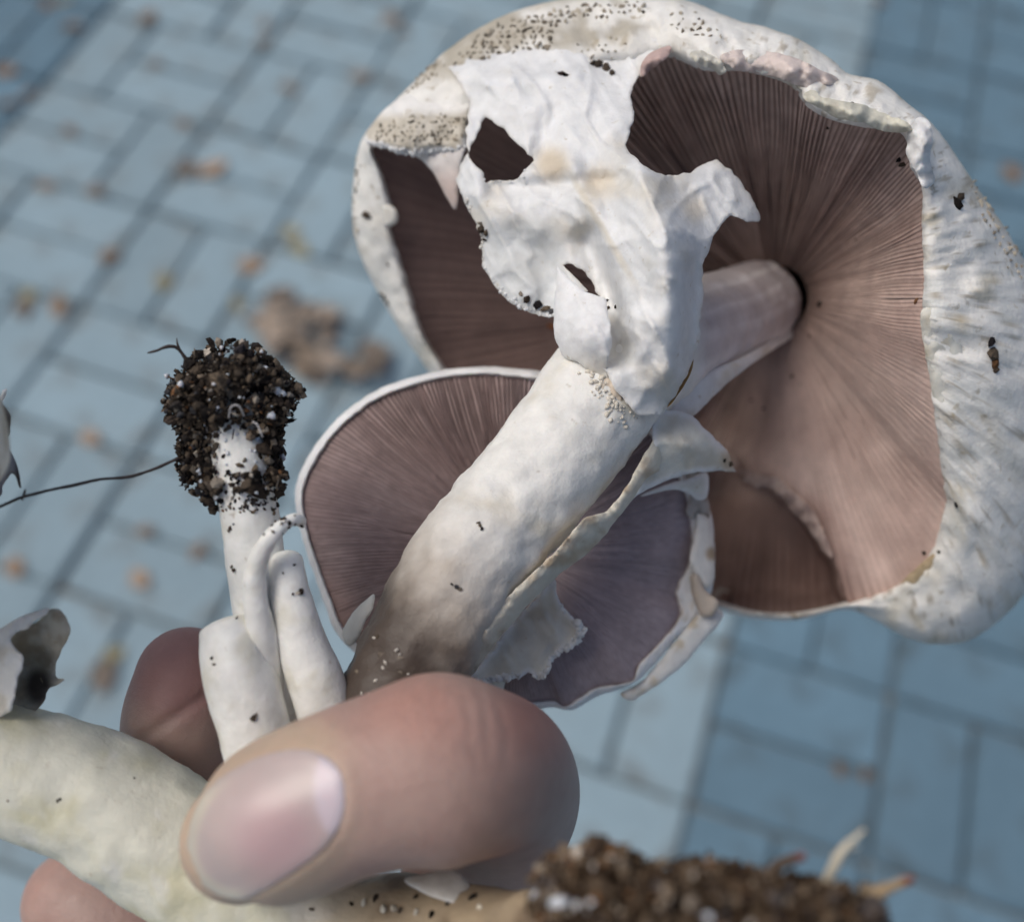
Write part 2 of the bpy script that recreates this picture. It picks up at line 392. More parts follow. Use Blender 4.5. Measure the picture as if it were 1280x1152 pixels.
for n, (q, x, y, v) in enumerate(cells):
    dark = 1 if (x < 0 or x > 1.3) else 0
    rz = (math.pi / 2 if v else 0) + pr.uniform(-.012, .012) + (math.pi if pr.random() < .5 else 0)
    loc = (x + pr.uniform(-.0015, .0015), y + pr.uniform(-.0015, .0015), pr.uniform(-.0012, .0012))
    me = pm[dark][pr.randrange(4)]
    if n < n_in:
        o = bpy.data.objects.new('paver', me); COL.objects.link(o); o.location = loc; o.rotation_euler = (pr.uniform(-.004, .004), pr.uniform(-.004, .004), rz); o.parent = pave
    else: rest.append((me, loc, rz, dark))
V, Fc, fm = [], [], []
for me, loc, rz, dark in rest:
    n = len(V); m = Matrix.Translation(loc) @ Matrix.Rotation(rz, 4, 'Z')
    V += [tuple(m @ v.co) for v in me.vertices]; Fc += [[i + n for i in p.vertices] for p in me.polygons]; fm += [dark] * len(me.polygons)
far = mesh('paver', V, Fc, [M['paver'], M['paver_dark']], pave, smooth=False, kind='stuff', fmat=fm)

# ------------------------------------------------------------------ fallen leaves
def leaf(px, py, size, colr, kind, rot=None, z=.002):
    g = ground(px, py, z); L = size; n = 12; V = []; cc = []
    curl = random.uniform(.15, .6); w0 = random.uniform(.5, .85); tw = random.uniform(-.4, .4)
    for i in range(n + 1):
        t = i / n; w = L * .5 * w0 * (math.sin(math.pi * min(1, t ** .8)) ** .75) * (1 + .16 * math.sin(i * 2.4 + random.random()))
        for j in range(-2, 3):
            q = j / 2; x = (t - .5) * L; y = q * w + .12 * L * tw * (t - .5) ** 2
            zz = curl * L * (.35 * q * q * (w / L * 2) + .35 * (t - .5) ** 2) + random.uniform(0, .012) * L
            V.append((x, y, zz)); cc.append(np.array(colr) * (1.15 if j == 0 else 1) * random.uniform(.75, 1.25))
    Fq = [(i * 5 + j, i * 5 + j + 1, (i + 1) * 5 + j + 1, (i + 1) * 5 + j) for i in range(n) for j in range(4)]
    k = len(V)                                                          # stalk
    for i in range(4):
        for a in range(3): V.append((-.5 * L - i * .12 * L, .012 * L * math.cos(a * 2.1) + .02 * L * i * tw, .03 * L + .012 * L * math.sin(a * 2.1))); cc.append(np.array(colr) * .6)
    Fq += [(k + i * 3 + a, k + i * 3 + (a + 1) % 3, k + i * 3 + 3 + (a + 1) % 3, k + i * 3 + 3 + a) for i in range(3) for a in range(3)]
    o = mesh('fallen_leaf', V, Fq, M['leaf'], None, np.array(cc))
    md = o.modifiers.new('thickness', 'SOLIDIFY'); md.thickness = .0006
    o.location = Vector(g); o.rotation_euler = (random.uniform(-.15, .15), random.uniform(-.15, .15), random.uniform(0, 6.28) if rot is None else rot)
    props(o, *{'orange': ('orange-brown scrap of fallen leaf on the pale grey pavers', 'leaf', 'orange-brown leaf scraps on the paving'),
               'brown': ('small dull brown dead leaf caught along a joint between pale pavers', 'leaf', 'dull brown leaves in the paver joints'),
               'yellow': ('small yellowish leaf lying on the pale paving', 'leaf', 'yellowish leaves on the paving'),
               'dark': ('brown leaf scrap on the dark blue pavers', 'leaf', 'leaf scraps on the dark blue pavers'),
               'heap': ('large crumpled brown leaf in the heap behind the soil-covered stem base', 'leaf', 'heap of brown leaves behind the soil ball')}[kind])
    return o
BR, OR, YE = (.20, .165, .135), (.28, .20, .14), (.34, .31, .19)
for x, y, s in [(74, 383, .045), (313, 333, .04), (137, 322, .035), (186, 22, .05), (268, 212, .05), (58, 232, .03), (180, 664, .024), (247, 690, .028), (174, 722, .032), (112, 547, .03), (18, 708, .03), (88, 165, .03)]:
    leaf(x, y, s, OR, 'orange')
for x, y, s in [(328, 55, .035), (362, 112, .04), (450, 98, .04), (236, 213, .045), (118, 240, .035), (196, 80, .03), (330, 30, .03), (487, 25, .04), (228, 155, .03), (30, 385, .035), (130, 845, .045), (352, 372, .05), (318, 402, .04), (505, 40, .03)]:
    leaf(x, y, s, BR, 'brown')
for x, y, s in [(296, 380, .028), (80, 2, .03), (365, 290, .03), (143, 818, .028), (35, 368, .03), (205, 352, .035), (375, 312, .035)]:
    leaf(x, y, s, YE, 'yellow')
for x, y, s in [(92, 35, .035), (1262, 218, .04), (1100, 2, .03), (1050, 962, .02), (6, 90, .04), (12, 130, .03), (60, 6, .03), (1080, 968, .018), (34, 118, .03)]:
    leaf(x, y, s, (.2, .13, .08), 'dark')
hp = random.Random(4)
for i in range(26):
    leaf(408 + hp.uniform(-72, 70), 428 + hp.uniform(-42, 42), hp.uniform(.03, .055), (np.array(BR) * hp.uniform(.7, 1.7) + np.array((.04, .02, .0)) * hp.random()), 'heap', z=.003 + .0012 * i)

# ================================================================== THE BIG MUSHROOM
WHITE = np.array((.80, .79, .75)); CREAM = np.array((.66, .62, .52)); TAN = np.array((.46, .42, .34)); DBR = np.array((.10, .065, .045))
big = thing('mushroom', W([(505, 880, 152)])[0], 'large broken mushroom with wide brown-gilled cap, torn white veil and thick pale stem', 'mushroom')
SIL = [(1215,225,182),(1265,300,186),(1320,400,192),(1345,500,196),(1340,600,200),(1310,690,202),(1270,755,204),(1215,798,205),(1170,805,205),(1130,795,206),(1090,773,207),(1055,762,208),(1000,774,210),(950,774,214),(900,764,218),(840,750,222),(760,720,226),(680,660,230),(600,560,230),(540,470,224),(505,420,220),(478,375,216),(455,330,212),(442,290,209),(440,250,206),(446,195,203),(458,165,201),(490,130,199),(530,90,197),(560,62,196),(600,35,195),(650,12,194),(700,0,193),(760,-8,191),(830,-5,188),(870,5,185),(920,25,182),(960,35,180),(1000,50,178),(1040,75,176),(1060,92,176),(1100,102,175),(1135,130,175),(1170,160,177)]
GB = [(1155,280,166),(1157,330,167),(1155,400,168),(1160,450,170),(1170,520,174),(1180,600,180),(1182,640,184),(1160,700,190),(1120,735,195),(1060,755,200),(1000,768,204),(950,768,208),(900,755,212),(840,735,216),(760,700,220),(690,640,223),(615,545,223),(555,462,218),(525,410,213),(513,370,210),(500,330,207),(486,285,203),(488,260,201),(475,215,198),(464,182,195),(500,165,193),(560,150,191),(600,130,189),(640,105,187),(700,85,184),(760,78,181),(830,68,178),(880,85,173),(930,86,171),(985,102,169),(1010,130,167),(1040,146,166),(1080,156,164),(1130,166,163),(1140,205,164),(1155,235,165)]
CEN = (968, 372, 212)
def capcol(x, y, k, m):
    p = np.c_[x / 40, y / 40, np.zeros(len(x))]; n = fbm(p, 3, 4); c = mix(WHITE * 1.04, CREAM, sm(.15, .7, n) * .8)
    c = mix(c, (.52, .45, .30), .55 * sm(.25, .55, fbm(p * 1.3, 8, 4)) * sm(1080, 1150, x))                       # buff bruising on the right margin
    blot = sm(.36, .5, fbm(np.c_[x / 16, y / 16, np.ones(len(x))], 14, 3)) * sm(900, 1000, x); c = mix(c, (.38, .31, .20), blot * .6); c = mix(c, (.60, .63, .62), .6 * sm(.15, .5, fbm(np.c_[x / 30, y / 30, np.ones(len(x)) * 5], 15, 3)) * sm(900, 1000, x))
    c = mix(c, (.30, .25, .18), .7 * sm(.5, .62, fbm(np.c_[x / 7, y / 7, np.ones(len(x)) * 9], 16, 2)) * sm(850, 950, x))
    upper = sm(120, 80, y) * sm(470, 520, x) * sm(880, 830, x)
    skin = np.maximum(upper * sm(-.3, .15, fbm(np.c_[x / 45, y / 18, np.zeros(len(x))], 21, 2)), 0)
    skin = skin * (1 - .85 * sm(670, 720, x) * sm(.25, -.2, fbm(np.c_[x / 28, y / 16, np.zeros(len(x))], 27, 3))); skin = skin * (1 - .8 * sm(56, 70, y + 5 * fbm(np.c_[x / 12, y / 12, np.zeros(len(x))], 29, 2)) * sm(590, 620, x))
    c = mix(c, TAN * .92, skin * .9); out = sm(m - 9.5, m - 7.5, k.astype(float)); c = mix(c, (.40, .35, .26), out * (.45 + .4 * fbm(np.c_[x / 12, y / 12, k], 5, 3)))
    return c
cap = mesh('cap', [(0, 0, 0)], [], M['capskin'], big); bpy.data.objects.remove(cap)
cap = shell('cap', CEN, GB, SIL, [(.985, 6), (.95, 16), (.87, 29), (.72, 44), (.5, 57), (.25, 64), (.02, 66)], M['capskin'], big, capcol, noise=2.6, nz=24, lip=2.5, rag=5)
tear = np.array([(905, 560), (930, 600), (962, 606), (990, 630), (1012, 652), (1022, 682), (1040, 712), (1054, 758)])
def tearstep(x, y):
    xt = np.interp(y, tear[:, 1], tear[:, 0]); xt = xt + 4 * vnoise(np.c_[y / 14, np.zeros(len(y)), np.zeros(len(y))], 3)
    return 24 * sm(6, -6, x - xt) * sm(545, 620, y) * sm(775, 735, y) * sm(800, 860, x) + 20 * np.exp(-((x - 900) / 52) ** 2 - ((y - 520) / 62) ** 2)
def gamp(th, x, y, s):
    up = sm(440, 250, y) * sm(620, 760, x); lr = sm(360, 480, y) * sm(900, 960, x)
    return (.10 + 2.0 * up * (1 - .78 * sm(1000, 1120, x + (y - 250) * .35))) * (.45 + .75 * sm(-.5, .5, vnoise(np.c_[th * 14, th * 0 + s * 1.5, th * 0], 31))) + .05 * (1 - lr) + 1.2 * sm(640, 740, y) * sm(1060, 1000, x) * sm(860, 900, x)
def gbulge(th):
    c = np.cos(th); s = np.sin(th); return np.where(c > 0, -7 * c * sm(-.9, .3, s), 0) + np.where(c < 0, -10 * c, 0) + np.where(s < 0, -6 * s * (1 - abs(c)), 0)
def gcol(x, y, s, h, g):
    n = fbm(np.c_[x / 60, y / 60, np.zeros(len(x))], 4, 4); c = mix((.53, .385, .335), (.63, .475, .415), sm(-.3, .4, n))
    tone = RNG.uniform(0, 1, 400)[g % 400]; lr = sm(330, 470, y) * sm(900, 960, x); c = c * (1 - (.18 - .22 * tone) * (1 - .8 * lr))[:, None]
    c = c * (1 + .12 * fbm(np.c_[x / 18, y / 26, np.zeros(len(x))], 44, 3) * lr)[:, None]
    c = mix(c, (.16, .105, .088), .65 * (1 - np.clip(h, 0, 1)) * (1 - .85 * sm(330, 460, y) * sm(900, 960, x) * sm(720, 660, y - (x - 1000) * .5)))  # gaps between the plates darkened: shade put into the colour
    c = mix(c, (.19, .12, .105), sm(800, 680, x) * .85); c = mix(c, (.24, .145, .12), .7 * sm(600, 640, y) * sm(1050, 1000, x - (y - 600) * .35)); c = mix(c, (.10, .06, .05), .5 * sm(.25, .0, s))  # shade of torn pocket and left hollow painted into the brown gill colour
    return c
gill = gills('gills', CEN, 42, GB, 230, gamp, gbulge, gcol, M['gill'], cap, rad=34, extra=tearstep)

# stem, the split strip along it, and the stem above the ring
def stemcol(t, th, V):
    x, y = px_of(V); n = fbm(np.c_[V * 1000 * .16], 6, 4); n2 = fbm(V * 1000 * np.array((.5, .5, .12)), 9, 3)
    c = mix(WHITE, (.62, .57, .45), sm(.1, .6, n) * .7)
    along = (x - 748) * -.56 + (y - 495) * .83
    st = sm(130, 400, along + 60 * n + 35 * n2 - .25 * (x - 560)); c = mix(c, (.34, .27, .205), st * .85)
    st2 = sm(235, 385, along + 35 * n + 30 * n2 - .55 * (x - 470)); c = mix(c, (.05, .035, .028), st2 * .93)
    c = mix(c, mix((.56, .51, .52), (.72, .68, .69), sm(-.3, .3, fbm(np.c_[th * 6, t * 2, t * 0], 4, 2))), sm(860, 890, x))
    return c
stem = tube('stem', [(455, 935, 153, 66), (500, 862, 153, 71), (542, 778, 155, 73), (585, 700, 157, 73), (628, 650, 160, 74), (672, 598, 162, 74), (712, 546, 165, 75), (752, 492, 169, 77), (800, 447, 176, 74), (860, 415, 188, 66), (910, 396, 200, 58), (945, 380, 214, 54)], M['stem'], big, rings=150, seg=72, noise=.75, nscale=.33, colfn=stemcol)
def stripcol(x, y, e):
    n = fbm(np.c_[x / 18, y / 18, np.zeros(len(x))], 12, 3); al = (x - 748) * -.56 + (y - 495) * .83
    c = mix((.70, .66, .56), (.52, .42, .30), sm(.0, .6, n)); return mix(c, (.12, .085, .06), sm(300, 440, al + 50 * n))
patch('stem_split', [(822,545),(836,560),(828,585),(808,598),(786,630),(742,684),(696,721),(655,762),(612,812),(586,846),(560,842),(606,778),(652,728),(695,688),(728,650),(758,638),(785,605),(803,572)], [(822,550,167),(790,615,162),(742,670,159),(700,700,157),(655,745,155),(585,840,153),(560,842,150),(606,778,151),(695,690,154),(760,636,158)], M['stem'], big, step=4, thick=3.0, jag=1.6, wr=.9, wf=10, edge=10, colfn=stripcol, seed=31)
patch('stem_split', [(830,516),(858,476),(900,458),(938,441),(985,412),(992,420),(950,448),(913,476),(868,519),(848,540)], [(832,516,172),(860,500,175),(900,465,180),(945,440,190),(990,415,212),(913,476,182)], M['flesh'], big, step=4, thick=2.2, jag=.8, wr=.4, edge=8, seed=33, colfn=lambda x, y, e: mix((.72, .71, .71), (.6, .56, .5), sm(0, .5, fbm(np.c_[x / 20, y / 20, x * 0], 2, 3))))

# the torn veil hanging between the cap's edge and the stem
def veilcol(x, y, e):
    z = np.zeros(len(x)); n = fbm(np.c_[x / 48, y / 48, z], 41, 4); c = mix((.80, .80, .79), (.66, .61, .52), sm(.05, .55, n) * .8); c = mix(c, (.64, .655, .66), .6 * sm(.05, .5, fbm(np.c_[x / 30, y / 38, z + 4], 47, 4)))
    c = mix(c, (.58, .47, .32), .75 * sm(34, 8, np.hypot(x - 690, y - 205)) + .5 * sm(40, 8, np.hypot(x - 745, y - 232)) * sm(-.3, .3, n) + .5 * sm(26, 4, np.hypot(x - 868, y - 262)))
    li = sm(6, 1.5, abs((x - 712) * .86 - (y - 215) * .5)) * sm(200, 240, y) * sm(380, 320, y); c = mix(c, (.60, .52, .38), li * .5)
    thin = sm(255, 290, y) * sm(715, 680, x); c = mix(c, (.60, .625, .63), .7 * thin)      # thin grey membrane, with the panel's shade painted in as well
    return mix(c, (.62, .55, .45), .35 * sm(5, 0, e))
VEIL = [(560,84),(600,66),(640,56),(700,50),(745,58),(775,58),(805,48),(835,44),(822,75),(795,100),(788,120),(794,140),(788,165),(781,182),(800,205),(832,220),(862,216),(880,206),(895,199),(915,212),(930,234),(948,262),(950,276),(932,277),(912,269),(890,296),(880,326),(878,370),(873,428),(862,462),(846,490),(826,520),(800,520),(770,490),(752,455),(748,420),(757,380),(746,366),(735,362),(700,396),(680,395),(662,390),(640,380),(617,358),(604,334),(602,300),(597,285),(586,264),(574,240),(570,225),(577,206),(584,190),(583,160),(588,132),(578,112)]
ct_ = bvh(cap)
VC = [(a, b, (hit(ct_, a, b) or (0, 0, 186))[2] + .1 + .12 * w_) for a, b, w_ in [(566,90,0),(600,80,0),(640,74,0),(700,72,0),(745,78,0),(775,76,0),(805,66,0),(565,78,14),(600,66,14),(640,57,14),(700,51,14),(745,58,14),(805,49,14),(833,45,14)]] + [(600,130,182),(690,130,176),(780,120,174),(640,240,171),(590,200,178),(590,260,177),(605,330,175),(690,200,170),(790,190,168),(860,218,167),(940,262,170),(890,290,163),(740,240,166),(700,330,169),(670,385,172),(760,300,160),(830,300,157),(878,370,164),(800,400,154),(860,460,166),(825,518,161),(770,485,158),(748,420,160),(757,385,163)]
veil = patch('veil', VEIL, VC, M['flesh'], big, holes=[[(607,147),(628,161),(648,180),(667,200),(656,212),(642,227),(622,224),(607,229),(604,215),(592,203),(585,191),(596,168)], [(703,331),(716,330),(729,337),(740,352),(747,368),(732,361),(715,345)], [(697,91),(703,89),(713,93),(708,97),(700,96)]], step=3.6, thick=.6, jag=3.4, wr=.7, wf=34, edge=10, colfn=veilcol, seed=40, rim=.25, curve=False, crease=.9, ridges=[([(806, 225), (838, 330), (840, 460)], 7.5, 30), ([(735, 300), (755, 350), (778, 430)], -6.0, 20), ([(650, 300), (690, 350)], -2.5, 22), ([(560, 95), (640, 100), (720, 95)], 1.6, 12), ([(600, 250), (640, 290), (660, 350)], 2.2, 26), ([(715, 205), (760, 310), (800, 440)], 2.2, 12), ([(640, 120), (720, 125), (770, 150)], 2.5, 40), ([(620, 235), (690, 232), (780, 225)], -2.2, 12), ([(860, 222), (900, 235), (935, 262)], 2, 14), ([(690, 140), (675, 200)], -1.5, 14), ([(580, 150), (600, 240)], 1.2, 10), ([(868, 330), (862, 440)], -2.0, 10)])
patch('veil_flap', [(697,333),(712,350),(733,366),(757,372),(762,400),(765,432),(758,462),(762,478),(745,470),(722,452),(706,448),(695,430),(692,405),(694,370)], [(697,333,166),(757,372,160),(725,400,157),(700,440,163),(760,475,160),(692,400,165),(740,430,155)], M['flesh'], big, step=3.5, thick=.9, jag=2.2, wr=.6, wf=16, edge=8, seed=44, curve=False, crease=.8, colfn=lambda x, y, e: mix((.80, .80, .80), (.72, .68, .60), sm(430, 470, y)))
patch('veil_flap', [(735,452),(748,460),(768,478),(778,500),(772,514),(760,508),(748,490),(740,470)], [(735,452,161),(770,480,158),(768,512,160),(750,490,159)], M['flesh'], big, step=3.5, thick=1.6, jag=1.5, wr=1, wf=8, edge=6, seed=45, colfn=lambda x, y, e: np.tile((.66, .56, .45), (len(x), 1)))
patch('veil_flap', [(515,190),(545,187),(578,184),(577,205),(573,240),(570,262),(560,250),(545,222),(530,203)], [(515,190,190),(578,184,184),(570,262,188),(545,210,188)], M['flesh'], big, step=4, thick=1.0, jag=1.0, wr=.5, edge=8, seed=46, colfn=lambda x, y, e: mix((.74, .70, .67), (.60, .50, .46), sm(195, 235, y)))
# lower ring: the thin skirt to the right of the stem, the cottony piece below it and the scrap on the left
ringcol = lambda x, y, e: mix(mix((.70, .69, .63), (.52, .47, .38), sm(.0, .5, fbm(np.c_[x / 24, y / 24, x * 0], 7, 3)) * .6), (.80, .80, .79), sm(9, 2, e))
ring = patch('ring', [(818,512),(845,513),(864,518),(891,545),(908,562),(921,590),(905,589),(888,589),(865,592),(841,597),(822,606),(800,618),(780,632),(800,600),(815,570)], [(825,515,168),(864,518,172),(920,590,182),(841,597,172),(785,630,166),(860,555,168),(815,570,167)], M['flesh'], big, step=3.6, thick=.6, jag=2.2, wr=.5, edge=9, seed=50, curve=False, crease=1.0, colfn=lambda x, y, e: mix(ringcol(x, y, e), (.42, .34, .22), .8 * sm(22, 5, np.hypot(x - 912, y - 577))), rim=.3)
patch('ring', [(800,620),(830,606),(860,598),(884,591),(884,620),(872,625),(858,616),(840,612)], [(800,620,178),(884,591,184),(884,620,185),(840,612,180)], M['flesh'], big, step=4, thick=.9, jag=.8, wr=.4, edge=8, seed=51, colfn=ringcol)
patch('ring', [(575,850),(600,832),(640,780),(676,740),(694,722),(696,745),(705,758),(718,770),(724,782),(733,786),(722,802),(706,812),(690,826),(684,846),(672,850),(660,840),(640,848),(618,850),(600,858)], [(575,850,166),(694,722,171),(733,786,174),(684,846,171),(640,800,176),(660,770,175),(615,852,168)], M['flesh'], big, step=3.5, thick=.8, jag=4.0, wr=.5, edge=9, seed=53, rim=1.2, curve=False, crease=.8, colfn=ringcol)
patch('ring', [(428,790),(438,770),(452,754),(468,742),(466,760),(456,778),(446,800),(434,806)], [(428,790,168),(468,742,168),(446,800,166)], M['flesh'], big, step=3.5, thick=.9, jag=1.2, wr=.3, edge=6, seed=54)
# cap edge: the scaly folded lobe, the buff flap on the right margin, loose crumbs of flesh
def lobecol(x, y, e):
    z = np.zeros(len(x)); n = fbm(np.c_[x / 9, y / 9, z], 61, 3); top = sm(148, 134, y + 6 * n + (x < 520) * (520 - x) * -.1)
    c = mix((.50, .46, .38), (.62, .58, .50), sm(-.3, .3, n)); c = mix(c, (.82, .81, .78), top); return mix(c, (.84, .84, .83), sm(7, 3, e) * sm(165, 175, y))
lobe = patch('cap_lobe', [(455,176),(462,160),(478,140),(500,122),(530,110),(552,114),(566,126),(588,130),(584,150),(583,183),(575,194),(556,190),(538,190),(524,196),(512,193),(500,193),(486,186),(470,183)], [(455,176,193),(500,122,194),(552,114,193),(588,130,187),(583,186,185),(520,194,188),(520,160,187),(470,183,190)], M['capskin'], cap, step=3.5, thick=3.0, jag=1.0, wr=.7, wf=12, edge=10, colfn=lobecol, seed=60)
flap = patch('margin_flap', [(1150,395),(1165,385),(1190,400),(1205,450),(1215,520),(1220,570),(1208,600),(1192,617),(1183,612),(1180,590),(1172,530),(1160,460)], [(1150,395,166),(1190,400,167),(1215,540,174),(1192,615,181),(1172,530,173)], M['flesh'], cap, step=4.5, thick=2.0, jag=1.3, wr=.8, wf=14, edge=10, seed=63, colfn=lambda x, y, e: mix(mix((.72, .71, .64), (.60, .55, .44), sm(0, .5, fbm(np.c_[x / 20, y / 20, x * 0], 3, 3))), (.38, .28, .17), .8 * sm(540, 600, y + 20 * vnoise(np.c_[x / 8, y / 8, x * 0], 2)) * sm(618, 600, y)))
patch('margin_flap', [(478,255),(490,258),(498,268),(496,278),(486,284),(478,282)], [(478,255,199),(498,270,199),(478,282,201)], M['flesh'], cap, step=3, thick=1.6, jag=1.0, wr=.4, edge=5, seed=65)
patch('margin_flap', [(1122,740),(1132,722),(1150,706),(1168,692),(1172,705),(1165,722),(1150,733),(1135,742)], [(1122,740,194),(1168,692,187),(1150,735,192)], M['flesh'], cap, step=4, thick=1.6, jag=1.6, wr=.8, wf=9, edge=6, seed=64, colfn=lambda x, y, e: np.tile((.42, .33, .21), (len(x), 1)))
for sd_, ol, dd, cc in [(66, [(1003,120),(1015,113),(1030,122),(1050,126),(1075,130),(1100,140),(1128,150),(1140,162),(1120,166),(1100,163),(1075,153),(1050,150),(1032,140),(1016,132)], 162, (.66, .64, .54)),
                        (67, [(1136,160),(1146,148),(1160,152),(1166,175),(1162,200),(1168,225),(1156,236),(1144,214),(1133,190)], 162, (.78, .78, .77)),
                        (68, [(862,68),(880,62),(898,74),(908,88),(900,94),(888,86),(872,80)], 172, (.68, .66, .58)),
                        (69, [(900,70),(940,62),(985,70),(1020,84),(1050,100),(1045,112),(1015,112),(985,103),(950,92),(920,88)], 170, (.66, .57, .53)),
                        (70, [(806,72),(822,62),(838,58),(834,72),(818,84),(800,98)], 175, (.52, .38, .35))]:
    x, y = np.mean(ol, 0)
    patch('margin_crumb', ol, [(a, b, dd - 2.5 + 2.2 * math.sin(i * 1.7)) for i, (a, b) in enumerate(ol)] + [(x, y, dd - 5.5)], M['flesh'], cap, step=3.5, thick=3.2, jag=2.2, wr=1.8, wf=11, edge=11, seed=sd_, colfn=lambda x, y, e, cc=cc: mix(np.array(cc), np.array(cc) * .72, sm(.1, .5, fbm(np.c_[x / 11, y / 11, x * 0], 5, 3))))
gt_ = bvh(gill)
tc_ = [(a, b, (hit(gt_, a + 16, b + 4) or (0, 0, 200))[2] - .3) for a, b in [(915, 572), (935, 590), (960, 597), (985, 614), (1008, 636), (1020, 662), (1034, 694)]]
patch('gill_tear', [(908,560),(925,580),(945,590),(968,594),(990,612),(1014,634),(1026,656),(1042,692),(1034,694),(1016,668),(1004,652),(985,632),(964,612),(942,608),(920,592)], tc_, M['flesh'], cap, step=3, thick=.7, jag=3, wr=.9, wf=7, edge=5, seed=72, colfn=lambda x, y, e: mix((.44, .34, .30), (.26, .19, .17), sm(-.2, .4, fbm(np.c_[x / 9, y / 9, x * 0], 5, 3))))
# brown scales on the skin
capt = bvh(cap, lobe); it = []
def scale_rows(poly, dx, dy, size, skew=.25, p=.9, dark=.5):
    P = np.array(poly); lo, hi = P.min(0), P.max(0); j = 0; y = lo[1]
    while y < hi[1]:
        x = lo[0] + (j % 2) * dx / 2
        while x < hi[0]:
            q = (x + random.uniform(-2.2, 2.2), y + random.uniform(-1.6, 1.6) - (x - lo[0]) * 0)
            if random.random() < p and inpoly(np.array([q]), P)[0]:
                h = hit(capt, *q)
                if h:
                    s = size * random.uniform(.6, 1.3) * h[2] / F / 1000
                    it.append((np.array(h[0]), s, np.array((.20, .17, .13)) * random.uniform(.4, 1.8) if random.random() < dark else np.array((.40, .36, .29)) * random.uniform(.7, 1.2), np.array((1.2, .8, .45))))
            x += dx
        y += dy; j += 1
scale_rows([(466,178),(470,160),(500,148),(540,142),(582,146),(580,178),(540,183),(500,180)], 7.2, 5.6, 3.0)
scale_rows([(578,84),(560,78),(600,42),(660,18),(730,4),(800,2),(820,14),(760,22),(700,30),(690,60),(640,66)], 8.2, 6.4, 4.0, p=.95)
scale_rows([(690,58),(760,48),(800,52),(770,74),(735,72)], 9, 8, 2.4, p=.6)
scale_rows([(505,118),(520,98),(552,72),(556,84),(540,104),(520,110)], 7, 5.5, 3.6, p=.95)
scale_rows([(442,300),(441,240),(447,195),(452,195),(447,245),(449,300)], 5, 6, 3.0)
scale_rows([(1200,200),(1215,215),(1265,295),(1300,355),(1292,370),(1255,330),(1225,270)], 9, 7, 4.2)
scale_rows([(835,10),(870,14),(905,36),(900,50),(860,44),(838,36)], 10, 7, 3.8, p=.8)
crumbs('scales', it, M['scale'], cap)
# cottony edges of the torn veil, ring and cap lobe
def cotton(name, obs, line, n, size, spread, parent, colr=(.80, .80, .79)):
    tr_ = bvh(*obs); K = cr(line, n); out = []
    for x, y in K:
        q = (x + random.gauss(0, spread), y + random.gauss(0, spread)); h = hit(tr_, *q)
        if h and h[2] < 200: out.append((np.array(h[0]), size * random.uniform(.45, 1.25) * h[2] / F / 1000, np.array(colr) * random.uniform(.86, 1.0), RNG.uniform(.7, 1.3, 3)))
    return crumbs(name, out, M['flesh'], parent, smooth=True)
rings_ = [o for o in big.children if o.name.startswith('ring')]
cotton('cotton_fringe', rings_, [(696,735),(704,756),(718,770),(722,782),(728,788),(718,802),(704,812),(690,824),(684,840),(668,844),(640,846),(615,850),(595,852)], 130, 4.2, 2.2, big)
cotton('cotton_fringe', [lobe], [(460,180),(480,182),(500,189),(516,190),(530,192),(545,187),(562,186),(580,186)], 90, 3.0, 2.0, big)
cotton('cotton_fringe', [veil], [(606,226),(622,224),(642,226),(656,212),(668,201)], 36, 2.0, 2.0, big)
cotton('cotton_fringe', [veil], [(604,335),(620,358),(645,380),(668,389),(690,394)], 60, 2.3, 2.6, big)
cotton('cotton_fringe', [veil], [(584,250),(600,290),(603,325)], 30, 2.6, 1.2, big, (.7, .66, .6))
cotton('cotton_fringe', [stem], [(735,455),(750,478),(765,505),(790,522)], 70, 3.2, 7, big, (.72, .66, .56))
# specks of dirt
bt = bvh(cap, gill, lobe, flap, stem, veil, ring)
specks('dirt', bt, [(1195,255,9),(1199,247,7),(1240,440,12),(1243,452,10),(1238,428,9),(1243,462,6),(1026,380,4.5),(1145,376,4.5),(1130,205,6),(1125,200,5),(459,269,6.5),(463,272,4),(481,372,5),(477,368,3.5),(485,378,3),(705,93,5),(748,82,8),(765,92,6),(740,80,6),(758,86,7),(604,286,7),(608,292,6),(602,280,5),(606,300,4),(660,374,7),(672,380,8),(682,386,7),(690,390,5),(652,368,4),(1196,630,5),(1155,690,4),(600,657,4),(598,653,3.2),(602,661,3),(570,733,4),(574,736,3.4),(565,730,3),(472,795,3),(500,840,3),(760,386,4),(758,376,3),(770,384,3),(1175,690,3.4),(912,580,5),(905,576,4),(440,300,4),(439,318,4),(485,330,2.5),(445,240,2.5),(1070,300,2),(1012,420,2.2),(990,470,3),(1000,480,2.5),(955,510,3),(940,500,2.6),(1035,160,3),(1065,132,5),(1075,142,4)], big)
specks('orange_stain', bt, [(690,408,4.5),(686,406,3.6),(693,411,3.5)], big, cols=(.35, .12, .03))
specks('pale_grain', bt, [(468,797,3),(496,812,4.2),(500,818,3.4),(482,828,4.2),(479,834,3),(470,850,3),(510,842,2.4),(462,868,3.4),(452,866,2.8)], big, cols=(.62, .58, .52), mat='root')
# amber stain along the split above the ring
patch('amber_stain', [(828,510),(838,492),(850,472),(862,452),(867,450),(862,470),(850,490),(838,506)], [(828,510,164),(866,450,168),(848,485,164)], M['stem'], big, step=3, thick=.9, jag=.6, wr=.2, edge=4, seed=78, colfn=lambda x, y, e: np.tile((.40, .25, .10), (len(x), 1)))

